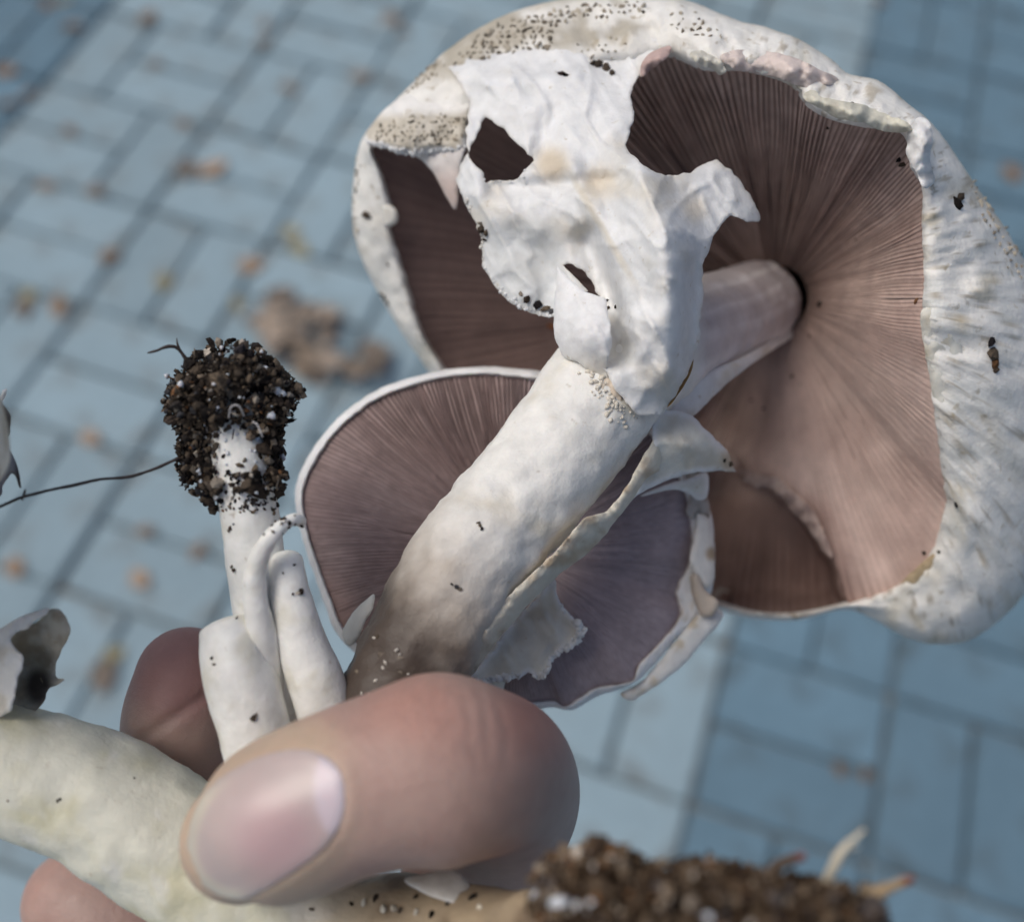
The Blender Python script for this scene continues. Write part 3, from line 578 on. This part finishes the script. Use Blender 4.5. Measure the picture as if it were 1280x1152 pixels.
# ================================================================== THE SECOND MUSHROOM: open cap behind the thick stem
two = thing('mushroom', W([(640, 880, 185)])[0], 'open mushroom cap with thin white rim and mauve-brown gills behind the thick stem', 'mushroom')
S2 = [(868,590,190),(884,625,191),(892,660,192),(893,720,193),(884,752,192),(872,775,191),(842,803,189),(803,846,186),(772,862,185),(746,870,184),(715,887,183),(690,884,182),(640,890,182),(560,885,182),(490,860,182),(450,822,182),(420,790,182),(396,728,183),(376,665,184),(369,614,185),(383,575,186),(408,538,187),(434,512,188),(468,489,189),(500,476,189),(550,463,190),(600,458,190),(650,461,190),(700,468,190),(770,495,190),(830,540,190)]
G2 = [(850,600,188),(860,628,189),(864,660,190),(862,700,191),(846,738,191),(850,768,189),(830,798,187),(798,832,184),(790,852,183),(745,860,182),(708,883,181),(690,876,181),(640,880,180),(560,876,180),(495,850,180),(458,815,180),(428,785,180),(404,725,181),(384,665,182),(378,616,183),(391,580,184),(415,545,185),(440,520,186),(472,498,187),(503,485,187),(551,472,188),(600,467,188),(650,471,188),(700,480,188),(765,508,188),(820,550,188)]
C2 = (640, 688, 189)
def cap2col(x, y, k, m):
    n = fbm(np.c_[x / 14, y / 14, k * .5], 71, 3); c = mix((.80, .80, .80), (.66, .62, .55), sm(.1, .6, n) * sm(760, 840, x))
    edge = sm(700, 780, x) * sm(640, 680, y) * sm(2.6, 1.2, k.astype(float)); return mix(c, (.20, .14, .11), edge * sm(-.4, .3, n) * .9)
cap2 = shell('cap', C2, G2, S2, [(.97, 5), (.9, 9), (.7, 13), (.4, 16), (.02, 17)], M['flesh'], two, cap2col, noise=.5, lip=1.0, nz=12)
def amp2(th, x, y, s): return .16 + 1.3 * sm(620, 490, y) * sm(420, 520, x)
def bul2(th): return -6 * np.ones_like(th) + 4 * np.where(np.sin(th) < 0, -np.sin(th), 0)
def gcol2(x, y, s, h, g):
    n = fbm(np.c_[x / 70, y / 70, x * 0], 74, 4); c = mix((.32, .23, .22), (.37, .275, .26), sm(-.4, .4, n)); c = mix(c, (.36, .30, .325), sm(600, 740, x) * .9)
    c = c * (.86 + .2 * RNG.uniform(0, 1, 400)[g % 400])[:, None]; c = mix(c, (.08, .05, .045), .75 * (1 - np.clip(h, 0, 1)) * sm(640, 520, y))  # gaps near the top darkened in colour to deepen their shade
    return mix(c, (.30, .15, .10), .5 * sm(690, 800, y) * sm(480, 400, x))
gills('gills', C2, 30, G2, 300, amp2, bul2, gcol2, M['gill'], cap2, rad=30, seed=15)
tube('stem', [(640, 690, 192, 36), (622, 760, 184, 34), (604, 830, 176, 33), (590, 900, 170, 32)], M['stem'], two, rings=30, seg=32, noise=.4, nscale=.3)
patch('rim_flap', [(872,642),(885,648),(892,670),(893,722),(884,735),(872,722),(862,700),(866,680),(870,662)], [(872,642,188),(893,690,190),(862,700,187),(884,735,189)], M['flesh'], two, step=3.5, thick=1.8, jag=1.2, wr=.5, edge=7, seed=80, colfn=lambda x, y, e: mix((.76, .74, .70), (.42, .32, .22), sm(12, 4, np.hypot(x - 890, y - 692))))
patch('rim_flap', [(862,722),(872,718),(882,738),(898,752),(892,768),(878,770),(868,752)], [(862,722,188),(898,752,186),(875,765,187)], M['flesh'], two, step=3.5, thick=1.8, jag=1.0, wr=.5, edge=6, seed=81, colfn=lambda x, y, e: np.tile((.48, .42, .36), (len(x), 1)))
patch('rim_flap', [(872,768),(890,760),(905,770),(880,800),(850,835),(815,860),(790,875),(775,866),(800,852),(840,806)], [(872,768,189),(905,770,190),(815,860,186),(780,870,186)], M['flesh'], two, step=4, thick=1.6, jag=1.6, wr=.6, edge=7, seed=82, colfn=lambda x, y, e: mix((.72, .72, .70), (.58, .52, .42), sm(.1, .5, fbm(np.c_[x / 12, y / 12, x * 0], 4, 3))))
patch('rim_flap', [(866,578),(880,600),(888,640),(880,648),(872,640),(866,650),(858,640),(862,620),(856,606)], [(866,578,188),(888,640,190),(858,640,187)], M['flesh'], two, step=3.5, thick=1.4, jag=1.6, wr=.6, edge=5, seed=83, colfn=lambda x, y, e: mix((.40, .38, .36), (.22, .18, .14), sm(-.2, .3, fbm(np.c_[x / 9, y / 9, x * 0], 4, 3))))

# ================================================================== THE SLIM PAIR with the ball of soil
slim = thing('mushroom', W([(350, 930, 150)])[0], 'slim twin-stemmed white mushroom held upside down with soil balled on its base', 'mushroom')
def slimcol(t, th, V):
    x, y = px_of(V); n = fbm(V * 1000 * .3, 91, 4); c = mix((.87, .865, .82), (.76, .74, .65), sm(.0, .6, n)); return mix(c, (.30, .22, .14), .6 * sm(.42, .55, fbm(V * 1000 * .9, 93, 3)) * sm(780, 640, y))
sa = tube('stem', [(292, 520, 151, 34), (300, 570, 151, 36), (308, 620, 151, 35), (318, 690, 151, 37), (330, 760, 152, 38), (350, 850, 153, 38), (362, 960, 154, 36)], M['stem'], slim, rings=80, seg=44, noise=.35, nscale=.25, colfn=slimcol, seed=92)
sb = tube('stem', [(284, 782, 148, 35), (292, 810, 147.5, 42), (301, 850, 147, 45), (316, 900, 147, 45), (330, 960, 147, 43)], M['stem'], slim, rings=70, seg=48, noise=.3, nscale=.22, colfn=slimcol, seed=95, ends=(.3, 1))
sc_ = tube('stem', [(358, 702, 149, 21), (363, 745, 149, 26), (377, 800, 149, 31), (398, 860, 149, 35), (418, 930, 150, 36)], M['stem'], slim, rings=70, seg=44, noise=.25, nscale=.25, colfn=slimcol, seed=97, ends=(.7, 1))
hook = tube('side_shoot', [(340, 915, 152, 22), (334, 850, 149, 21), (326, 790, 146.5, 19), (319, 745, 145.5, 15), (321, 706, 144.5, 13), (335, 676, 143, 11), (355, 656, 144, 9), (368, 649, 145, 8), (376, 652, 147, 7.5)], M['stem'], slim, rings=90, seg=28, noise=.25, nscale=.5, colfn=slimcol, seed=99)
# soil ball: crumbs packed through an uneven volume
items = []
def ball(blobs, n, smin, smax, keep=None, skin=.72):
    out = []
    cand = 0
    w = np.array([b[3] * b[4] for b in blobs]); w = w / w.sum()
    while len(out) < n and cand < n * 40:
        cand += 1; b = blobs[RNG.choice(len(blobs), p=w)]
        v = RNG.normal(size=3); v /= np.linalg.norm(v); r = RNG.uniform(skin, 1.0)
        p = np.array((b[0] + v[0] * b[3] * r, b[1] + v[1] * b[4] * r, b[2] + v[2] * b[5] * r))
        if keep and not keep(p): continue
        out.append((W([p])[0], RNG.uniform(smin, smax) ** 1 * p[2] / F / 1000, soilcol(), RNG.uniform(.55, 1.3, 3)))
    return out
core = [(288, 482, 152, 66, 56, 9.5), (258, 502, 151, 54, 50, 8), (318, 500, 152, 50, 54, 8), (285, 540, 153, 66, 52, 7), (256, 572, 152, 36, 48, 6), (335, 560, 153, 20, 55, 5.5), (354, 490, 152, 26, 22, 4), (268, 608, 150, 22, 30, 4), (310, 606, 150, 34, 20, 6.5), (345, 600, 151, 14, 24, 5)]
def notbare(p):                                        # the scraped white patch low on the front stays bare
    if p[2] < 153 and 270 < p[0] < 334 and 546 < p[1] < 590 and RNG.random() < .94: return False
    if p[2] < 153 and p[1] > 590 + 9 * math.sin(p[0] * .3) and 276 < p[0] < 345 and RNG.random() < .35 + .5 * (p[1] > 615): return False
    return True
big_ = [(a, b, c, d * 1.02, e * 1.02, f) for a, b, c, d, e, f in core]
items = ball([(a, b, c, d * .88, e * .88, f * .88) for a, b, c, d, e, f in core], 480, 8, 14, notbare, .2) + ball(big_, 1700, 2.2, 5.6, notbare) + ball(big_, 1900, .9, 2.6, notbare, .93)
items += [(p, s, c * 1.5 + .01, RNG.uniform(.5, 1.3, 3)) for p, s, c, st in ball(big_, 70, 5.5, 9.5, notbare, .9)]
items += [(p, s, c, RNG.permutation([RNG.uniform(2, 4.5), .5, .4])) for p, s, c, st in ball(big_, 260, 1.2, 2.6, notbare, .98)]
items += [(p, s, c * 1.3, RNG.permutation([1.6, 1.1, .25])) for p, s, c, st in ball(big_, 160, 2.6, 5.2, notbare, .97)]
crumbs('soil_clump', items, M['soil'], slim)
tr = bvh(sa, sb, sc_, hook)
tr2 = bvh(bpy.data.objects['soil_clump'], sa, sb, sc_, hook)
pl = []
for x, y, s in [(316, 467, 8), (289, 422, 6), (277, 435, 4.5), (225, 480, 6), (209, 470, 4), (347, 489, 7), (340, 520, 6), (271, 622, 7), (322, 547, 4), (353, 492, 5), (354, 572, 5), (248, 588, 3.5), (332, 460, 3.5), (268, 480, 3)] + [(random.gauss(285, 38), random.uniform(430, 620), random.uniform(1.2, 3.4)) for _ in range(38)]:
    h = hit(tr2, x, y)
    if h: pl.append((np.array(h[0]), s * h[2] / F / 1000, np.array((.7, .7, .7)), (1, .9, .85)))
crumbs('perlite', pl, M['perlite'], slim, smooth=True)
rs = random.Random(3); pp = []
for i in range(150):
    x = rs.gauss(312, 22); y = rs.uniform(592, 640); pp.append((x, y, rs.uniform(1.0, 3.8)))
for i in range(60): pp.append((rs.gauss(362, 10), rs.uniform(600, 675), rs.uniform(1.5, 5)))
pp += [(288, 660, 4), (286, 664, 3), (292, 655, 2.4), (293, 712, 4), (290, 708, 3), (370, 660, 7), (376, 664, 6), (364, 670, 6), (372, 672, 5), (360, 676, 5), (372, 741, 4), (376, 739, 4), (366, 742, 2.5), (317, 896, 5), (320, 893, 3), (288, 766, 2.2), (296, 772, 2.5), (265, 822, 3), (268, 830, 2.5), (286, 762, 2), (384, 695, 3.5), (390, 712, 6), (392, 720, 6), (389, 726, 5), (368, 706, 2.6), (354, 716, 2), (330, 668, 2.4), (300, 640, 2.2), (318, 606, 3), (310, 620, 2.4), (279, 570, 4), (300, 582, 5), (306, 575, 4), (325, 570, 5), (318, 585, 6), (285, 590, 5), (296, 594, 6)]
specks('dirt', tr, pp, slim)
rootcol = lambda t, th, V: np.tile((.055, .042, .038), (len(V), 1))
tube('root', [(-20, 640, 143, 1.9), (0, 633, 143, 1.9), (26, 622, 143.5, 2.1), (55, 614, 144, 1.9), (98, 605, 145, 2.0), (125, 599, 146, 1.9), (160, 596, 147, 1.8), (190, 587, 148, 1.9), (222, 573, 149, 2.2)], M['root'], slim, rings=80, seg=10, noise=.08, nscale=1.2, colfn=rootcol)
tube('root', [(28, 624, 143.5, 1.4), (31, 615, 143.2, 1.5), (32, 612, 143.2, .8)], M['root'], slim, rings=8, seg=8, colfn=rootcol)
tube('root', [(185, 441, 148, .7), (196, 438, 148, 1.6), (206, 434, 148.5, 2.1), (216, 433, 149, 2.2), (224, 437, 149.5, 2.2), (232, 448, 150, 2.2)], M['root'], slim, rings=40, seg=10, noise=.1, nscale=1, colfn=rootcol)
tube('root', [(221, 423, 149, .7), (222, 430, 149, 1.4), (225, 438, 149.5, 1.8)], M['root'], slim, rings=14, seg=8, colfn=rootcol)
wcol = lambda t, th, V: np.tile((.66, .64, .64), (len(V), 1))
tube('root_hair', [(286, 522, 142, .7), (288, 510, 141, .8), (294, 506, 140.8, .8), (300, 509, 141, .8), (305, 520, 142, .7)], M['root'], slim, rings=30, seg=6, colfn=wcol)
tube('root_hair', [(316, 527, 142, .7), (321, 530, 141.5, .8), (325, 538, 141.5, .8), (328, 546, 142, .7)], M['root'], slim, rings=24, seg=6, colfn=wcol)

# ================================================================== THE LONG STEM under the thumb, its soil and what shows of its cap
low = thing('mushroom', W([(880, 1180, 126)])[0], 'mushroom lying under the thumb with thick yellowish stem and dark soil clump', 'mushroom')
def lowcol(t, th, V):
    x, y = px_of(V); n = fbm(V * 1000 * .18, 101, 4); c = mix((.72, .71, .60), (.60, .57, .38), sm(-.1, .5, n) * .8); c = mix(c, (.80, .79, .74), sm(.2, .5, fbm(V * 1000 * .3, 105, 3)) * .5)
    return mix(c, mix((.40, .30, .19), (.16, .10, .06), sm(-.1, .4, n)), sm(320, 480, x) * .9)
ls = tube('stem', [(-238, 525, 123, 60), (-236, 620, 128, 64), (-225, 730, 135, 70), (-185, 840, 142, 75), (-95, 920, 148, 78), (0, 956, 150, 78), (100, 988, 150, 80), (190, 1040, 150, 84), (290, 1108, 150, 84), (400, 1160, 148, 70), (510, 1164, 144, 68), (620, 1182, 135, 66), (720, 1188, 120, 68), (850, 1195, 111, 60)], M['stem'], low, rings=170, seg=64, noise=.8, nscale=.22, colfn=lowcol, seed=103)
cor = [(880, 1190, 106, 190, 112, 14), (765, 1155, 107, 98, 92, 10), (722, 1120, 108, 62, 62, 7), (745, 1095, 108, 48, 44, 6), (980, 1175, 105, 125, 84, 11), (1040, 1155, 105, 72, 55, 8), (880, 1120, 106, 100, 50, 8)]
it = ball([(a, b, c, d * .86, e * .86, f * .86) for a, b, c, d, e, f in cor], 420, 14, 26, None, .3) + ball([(a, b, c, d * 1.02, e * 1.02, f) for a, b, c, d, e, f in cor], 2800, 4, 10) + ball([(a, b, c, d * 1.02, e * 1.02, f) for a, b, c, d, e, f in cor], 1800, 2, 5, None, .94)
it = [(p, s, c * 1.3 + np.array((.034, .017, .005)), st) for p, s, c, st in it]
crumbs('soil_clump', it, M['soil'], low)
lt = bvh([o for o in low.children if o.name.startswith('soil')][0], ls)
pl = []
for x, y, s in [(690, 1130, 7), (700, 1126, 11), (722, 1131, 10), (738, 1128, 6), (733, 1138, 5), (658, 1106, 9), (668, 1118, 6), (885, 1146, 7)]:
    h = hit(lt, x, y)
    if h: pl.append((np.array(h[0]), s * h[2] / F / 1000, np.array((.7, .7, .7)), (1.2, .8, .8)))
crumbs('perlite', pl, M['perlite'], low, smooth=True)
specks('dirt', lt, [(72, 1000, 3.4), (75, 998, 2.4), (470, 1122, 6), (520, 1120, 5), (560, 1128, 6), (590, 1122, 7), (440, 1130, 4), (500, 1138, 5), (540, 1142, 6), (390, 1136, 4), (168, 972, 1.8), (10, 1000, 2)], low)
specks('pale_grain', lt, [(480, 1136, 9), (492, 1134, 8), (455, 1128, 5), (520, 1140, 5), (600, 1134, 5)], low, cols=(.66, .62, .52), mat='root')
fl = patch('ring', [(505,1100),(530,1092),(570,1088),(592,1118),(575,1128),(540,1120)], [(505,1100,140),(570,1088,141),(592,1118,138),(540,1115,137)], M['flesh'], low, step=4, thick=1.0, jag=1, wr=.4, edge=8, seed=110)
tube('root', [(1030, 1105, 105, 4.5), (1040, 1088, 104, 6), (1047, 1072, 103.5, 6), (1056, 1059, 103, 5), (1068, 1047, 103, 3.5), (1080, 1037, 103, 1.2)], M['root'], low, rings=40, seg=12, noise=.3, nscale=.8, colfn=lambda t, th, V: np.tile((.62, .57, .45), (len(V), 1)))
tube('root', [(1052, 1066, 103.5, 2.5), (1066, 1060, 103.5, 2), (1074, 1058, 103.5, .8)], M['root'], low, rings=14, seg=8, colfn=lambda t, th, V: np.tile((.62, .57, .45), (len(V), 1)))
redc = lambda t, th, V: mix((.10, .07, .05), (.20, .075, .06), sm(.6, .9, t))
tube('root', [(955, 1095, 104, 8), (975, 1079, 103.5, 6.5), (990, 1073, 103.5, 6), (1003, 1069, 103.5, 4.5)], M['root'], low, rings=24, seg=12, noise=.2, nscale=.8, colfn=redc)
tube('root', [(1060, 1135, 105, 13), (1092, 1117, 104, 9), (1112, 1108, 103.5, 7), (1130, 1101, 103.5, 6), (1140, 1097, 103.5, 4)], M['root'], low, rings=28, seg=12, noise=.25, nscale=.8, colfn=lambda t, th, V: mix((.34, .25, .15), (.24, .09, .06), sm(.62, .85, t)))
tube('root', [(1030, 1125, 105, 5), (1050, 1105, 104, 6), (1065, 1112, 103.5, 5), (1080, 1120, 104, 4)], M['root'], low, rings=20, seg=10, noise=.2, nscale=.8, colfn=lambda t, th, V: np.tile((.5, .47, .4), (len(V), 1)))
# unseen cap on the left, sized and set to shade the index finger: only torn edges of it reach into the picture
def revolve(name, ctr, axis, prof, na, mat, parent, colfn, ridge=0, seed=1, kind=None):
    c = W([ctr])[0]; ax = R.T @ np.asarray(axis, float); ax /= np.linalg.norm(ax); u = np.cross(ax, (0, 0, 1)); u /= np.linalg.norm(u); v = np.cross(ax, u); V = []
    th = np.arange(na) * 2 * math.pi / na; K = cr(prof, len(prof) * 4)
    for r, h in K:
        rr = r * (1 + .05 * vnoise(np.c_[np.cos(th) * 1.5, np.sin(th) * 1.5, th * 0 + h / 30], seed)); hh = h + ridge * (np.arange(na) % 4 < 2) * min(1, r / 10)
        V.append(c + ((np.cos(th) * rr)[:, None] * u + (np.sin(th) * rr)[:, None] * v + hh[:, None] * ax if ridge else (np.cos(th) * rr)[:, None] * u + (np.sin(th) * rr)[:, None] * v + h * ax) / 1000 if not ridge else c + ((np.cos(th) * rr)[:, None] * u + (np.sin(th) * rr)[:, None] * v + hh[:, None] * ax) / 1000)
    V = np.concatenate(V); i = np.arange(na); j = (i + 1) % na; Fs = []
    for k in range(len(K) - 1): Fs += np.c_[k * na + i, k * na + j, (k + 1) * na + j, (k + 1) * na + i].tolist()
    return mesh(name, V, Fs, mat, parent, colfn(V), kind=kind)
AX3 = (.05, .95, .30)
capl = revolve('cap', (-238, 530, 123), AX3, [(16, 7), (18.5, 9.5), (20.5, 8), (21, 2), (20, -4), (16, -10), (9, -14), (3, -15), (.1, -15)], 160, M['capskin'], low, lambda V: mix((.74, .72, .66), (.5, .44, .34), sm(0, .5, fbm(V * 250, 111, 3))), seed=5)
revolve('gills', (-238, 530, 123), AX3, [(5, -1), (8, 2), (12, 4), (15, 6), (17.5, 8)], 480, M['gill'], capl, lambda V: np.tile((.30, .22, .20), (len(V), 1)), ridge=.8, kind='stuff', seed=5)
patch('veil', [(-60,800),(-20,790),(0,785),(14,776),(30,768),(50,762),(62,760),(58,768),(45,775),(36,785),(20,790),(14,800),(22,812),(30,826),(22,850),(16,876),(10,890),(-40,900)], [(-60,800,148),(0,785,145),(62,760,143),(30,826,144),(12,880,144),(-40,890,148)], M['flesh'], low, step=3.5, thick=1.3, jag=2, wr=.7, wf=12, edge=7, seed=112, rim=.6, colfn=lambda x, y, e: mix((.66, .66, .64), (.55, .52, .46), sm(0, .5, fbm(np.c_[x / 14, y / 14, x * 0], 3, 3))))
patch('veil', [(10,800),(30,786),(48,776),(60,762),(73,761),(82,770),(88,785),(84,799),(75,817),(70,834),(72,846),(81,849),(70,856),(61,862),(52,880),(35,892),(10,890),(-10,860)], [(10,800,147),(60,762,144),(88,785,145),(70,834,149),(80,848,148),(35,890,150),(-10,860,150),(40,830,153)], M['flesh'], low, step=3.5, thick=1.2, jag=2, wr=.7, wf=12, edge=7, seed=113, colfn=lambda x, y, e: mix(mix((.42, .40, .34), (.30, .26, .2), sm(-.2, .4, fbm(np.c_[x / 14, y / 14, x * 0], 3, 3))), (.05, .04, .035), sm(26, 10, np.hypot((x - 48) * 1.1, (y - 858) * .8))))
patch('veil', [(-140,528),(-60,516),(-10,505),(0,496),(4,488),(9,486),(8,495),(3,503),(9,512),(14,520),(13,535),(11,546),(2,550),(-60,560),(-140,572)], [(-140,545,141),(9,486,147),(14,525,147),(0,548,149),(-60,550,148)], M['flesh'], low, step=3, thick=1.4, jag=1.2, wr=.6, wf=8, edge=5, seed=114, colfn=lambda x, y, e: mix((.72, .72, .73), (.16, .14, .12), sm(500, 508, y)))
patch('veil', [(-140,570),(-60,560),(-5,554),(5,555),(13,563),(22,582),(25,596),(27,610),(23,608),(19,596),(14,592),(8,600),(3,608),(-4,622),(-60,630),(-140,615)], [(-140,590,141),(13,563,147),(26,608,146),(3,608,148),(-60,610,148)], M['flesh'], low, step=3, thick=1.0, jag=1.0, wr=.4, wf=8, edge=5, seed=115, colfn=lambda x, y, e: mix((.40, .39, .41), (.08, .07, .07), np.maximum(sm(14, 22, x), sm(5, 1, e) * .6)))

# ================================================================== THE HAND
def hand_raw():
    V, Fs = [], []
    def add(path, ends=(1, 1), flat=1.0, rings=40):
        v, f = tube('', path, None, None, rings=rings, seg=28, mm=True, raw=True, ends=ends, flat=flat); n = len(V)
        V.extend(v.tolist()); Fs.extend([[i + n for i in q] for q in f])
    # thumb
    add([(304, 1048, 132.5, 8.0), (328, 1035, 131.5, 9.8), (365, 1018, 130.5, 10.5), (430, 990, 130.5, 10.6), (485, 973, 130.5, 11.0), (545, 961, 132, 12.2), (590, 962, 136, 11.2), (622, 968, 145, 10.8), (632, 1000, 157, 11.2), (606, 1062, 168, 12), (600, 1150, 178, 15), (640, 1260, 186, 18)], rings=90)
    # index, middle, ring, little finger
    add([(233, 846, 168, 8.2), (229, 880, 168, 9.2), (226, 920, 169, 9.4), (236, 985, 174, 9.4), (290, 1070, 192, 9.8), (400, 1150, 212, 10.2), (560, 1220, 222, 11), (700, 1300, 224, 13)], rings=70)
    add([(97, 1126, 194, 9.9), (132, 1144, 194, 10.6), (185, 1174, 195, 10.6), (270, 1230, 200, 10.3), (400, 1300, 208, 10.3), (560, 1350, 222, 11.5), (720, 1420, 226, 14)], rings=70)
    add([(160, 1290, 180, 8.2), (220, 1310, 181, 9.0), (320, 1360, 194, 9.4), (450, 1420, 212, 10), (620, 1480, 222, 12), (740, 1530, 226, 14)], rings=60)
    add([(300, 1440, 186, 7.2), (350, 1460, 190, 8), (450, 1510, 204, 8.4), (600, 1570, 216, 10), (760, 1630, 224, 13)], rings=60)
    # palm, heel of the thumb, wrist, forearm
    add([(690, 1290, 222, 14), (800, 1420, 224, 17), (900, 1560, 226, 22), (1000, 1700, 230, 25)], rings=30)
    add([(700, 1420, 224, 15), (820, 1520, 226, 18), (920, 1620, 228, 22), (1000, 1700, 230, 24)], rings=30)
    add([(740, 1560, 224, 14), (850, 1600, 226, 18), (980, 1690, 230, 23)], rings=30)
    add([(640, 1200, 186, 16), (700, 1330, 198, 19), (800, 1470, 212, 20), (950, 1650, 226, 22)], rings=40)
    add([(640, 1180, 200, 9), (640, 1260, 208, 12), (720, 1380, 214, 16)], rings=20)
    add([(950, 1640, 229, 25), (1060, 1800, 236, 26), (1250, 2050, 250, 30), (1500, 2350, 275, 38), (1800, 2700, 310, 44), (2050, 2950, 335, 44)], rings=60)
    return np.array(V), Fs
HV, HF = hand_raw()
tmp = mesh('tmp', HV, HF, M['skin'])
md = tmp.modifiers.new('r', 'REMESH'); md.mode = 'VOXEL'; md.voxel_size = .0008; md.use_smooth_shade = True
md = tmp.modifiers.new('s', 'SMOOTH'); md.factor = .5; md.iterations = 14
bpy.context.view_layer.update()
ev = tmp.evaluated_get(bpy.context.evaluated_depsgraph_get()); hm = bpy.data.meshes.new_from_object(ev)
bpy.data.objects.remove(tmp)
hb = W([(900, 1560, 226)])[0]
hand = bpy.data.objects.new('hand', hm); COL.objects.link(hand); hand.location = Vector(hb)
nv = len(hm.vertices); co = np.empty(nv * 3); hm.vertices.foreach_get('co', co); co = co.reshape(-1, 3)
x, y = px_of(co); dep = ((co - C) @ R.T)[:, 2] * 1000
n = fbm(co * 1000 * .09, 121, 3)
sk = mix((.445, .305, .26), (.41, .26, .22), sm(-.3, .4, n))
sk = mix(sk, (.46, .24, .19), .6 * sm(95, 20, np.hypot(x - 520, (y - 890) * 1.3)) * (dep < 150))             # rosy knuckle
sk = mix(sk, (.44, .20, .165), .6 * sm(90, 30, np.hypot(x - 690, y - 890)) * (dep < 165))
sk = mix(sk, (.56, .43, .31), .75 * sm(70, 30, np.abs(np.hypot((x - 335) * .8, y - 1035) - 95)) * sm(470, 380, x) * (dep < 140))
sk = mix(sk, (.36, .17, .155), .7 * sm(100, 50, np.hypot(x - 225, y - 825)) * (dep > 150))  # index pad: reddish flush, darkened further with painted-in shade
co2 = co.copy()
NAIL = [(234, 1050), (242, 1017), (260, 986), (287, 964), (320, 947), (352, 938), (384, 937), (410, 948), (426, 966), (431, 992), (428, 1020), (414, 1048), (392, 1071), (362, 1092), (334, 1110), (304, 1123), (276, 1119), (251, 1102), (237, 1078)]
NP = cr(NAIL, 160, True); near = np.where((x > 200) & (x < 480) & (y > 890) & (y < 1160) & (dep < 134))[0]
qd = np.min(((np.c_[x, y][near][:, None] - NP[None]) ** 2).sum(-1), 1) ** .5; ins = inpoly(np.c_[x, y][near], NP)
fold = np.where(ins, .22 * sm(0, 10, qd), -.24 * np.exp(-((qd - 7) / 9) ** 2) * sm(270, 330, x[near]))
ax_ = (x - 560) * .98 - (y - 960) * .12; wrk = np.zeros(nv)
for k_, (p_, w_, a_) in enumerate([(-42, 3, .16), (-22, 3.2, .26), (-4, 3.2, .32), (14, 3, .24), (30, 3.4, .32), (52, 4, .26), (74, 4, .22)]):
    cen_ = p_ + 14 * ((y - 900) / 60) ** 2 * .25 + 5 * vnoise(np.c_[y / 22, y * 0 + k_, y * 0], 50 + k_)
    wrk += a_ * np.exp(-((ax_ - cen_) / w_) ** 2) * sm(1010, 900, y)
wrk *= (dep < 150)
fl_ = np.abs((x - 175) * .573 + (y - 925) * .819); wrk += .7 * np.exp(-(fl_ / 7) ** 2) * ((dep > 150) & (x < 330) & (y > 800) & (y < 960))
co += (co - C) / np.linalg.norm(co - C, axis=1)[:, None] * (wrk / 1000)[:, None]
co[near] += (co[near] - C) / np.linalg.norm(co[near] - C, axis=1)[:, None] * (fold / 1000)[:, None]
hm.vertices.foreach_set('co', (co - hb).ravel())
a = hm.color_attributes.new('Col', 'FLOAT_COLOR', 'POINT'); c4 = np.ones((nv, 4)); c4[:, :3] = sk; a.data.foreach_set('color', c4.ravel())
hm.polygons.foreach_set('use_smooth', [True] * len(hm.polygons)); hm.materials.clear(); hm.materials.append(M['skin']); hm.update()
props(hand, 'bare right hand pinching the mushroom stems between thumb and fingers', 'hand')
ht = bvh(hand)
NAIL = [(234, 1050), (242, 1017), (260, 986), (287, 964), (320, 947), (352, 938), (384, 937), (410, 948), (426, 966), (431, 992), (428, 1020), (414, 1048), (392, 1071), (362, 1092), (334, 1110), (304, 1123), (276, 1119), (251, 1102), (237, 1078)]
cx, cy = np.mean(NAIL, 0)
nc = []
for q in (0, .35, .7, .9):
    for (a_, b_) in NAIL[::2]:
        h = hit(ht, cx + (a_ - cx) * q, cy + (b_ - cy) * q)
        if h: nc.append((cx + (a_ - cx) * q, cy + (b_ - cy) * q, h[2] - .16 - .06 * q))
        if q == 0: break
def nailcol(x, y, e):
    c = np.tile((.52, .42, .40), (len(x), 1)); c = mix(c, (.52, .36, .36), sm(80, 20, np.hypot(x - 345, y - 1045)))
    lun = sm(46, 34, np.hypot((x - 432) * 1.0, (y - 985) * .62)); c = mix(c, (.62, .52, .56), lun)
    fe = sm(12, 17, e * 0 + (x - 240) * .5 + (1110 - y) * 0 + np.maximum(0, (1060 - y)) * .0); d = ((x - 238) * .86 + (1110 - y) * -.0)
    tip = sm(17, 9, e) * sm(318, 290, x) * sm(965, 1000, y); c = mix(c, (.60, .53, .44), tip * .85)
    return c
nail = patch('thumbnail', NAIL, nc, M['nail'], hand, step=4, thick=.5, jag=0, wr=0, edge=12, colfn=nailcol, seed=130)
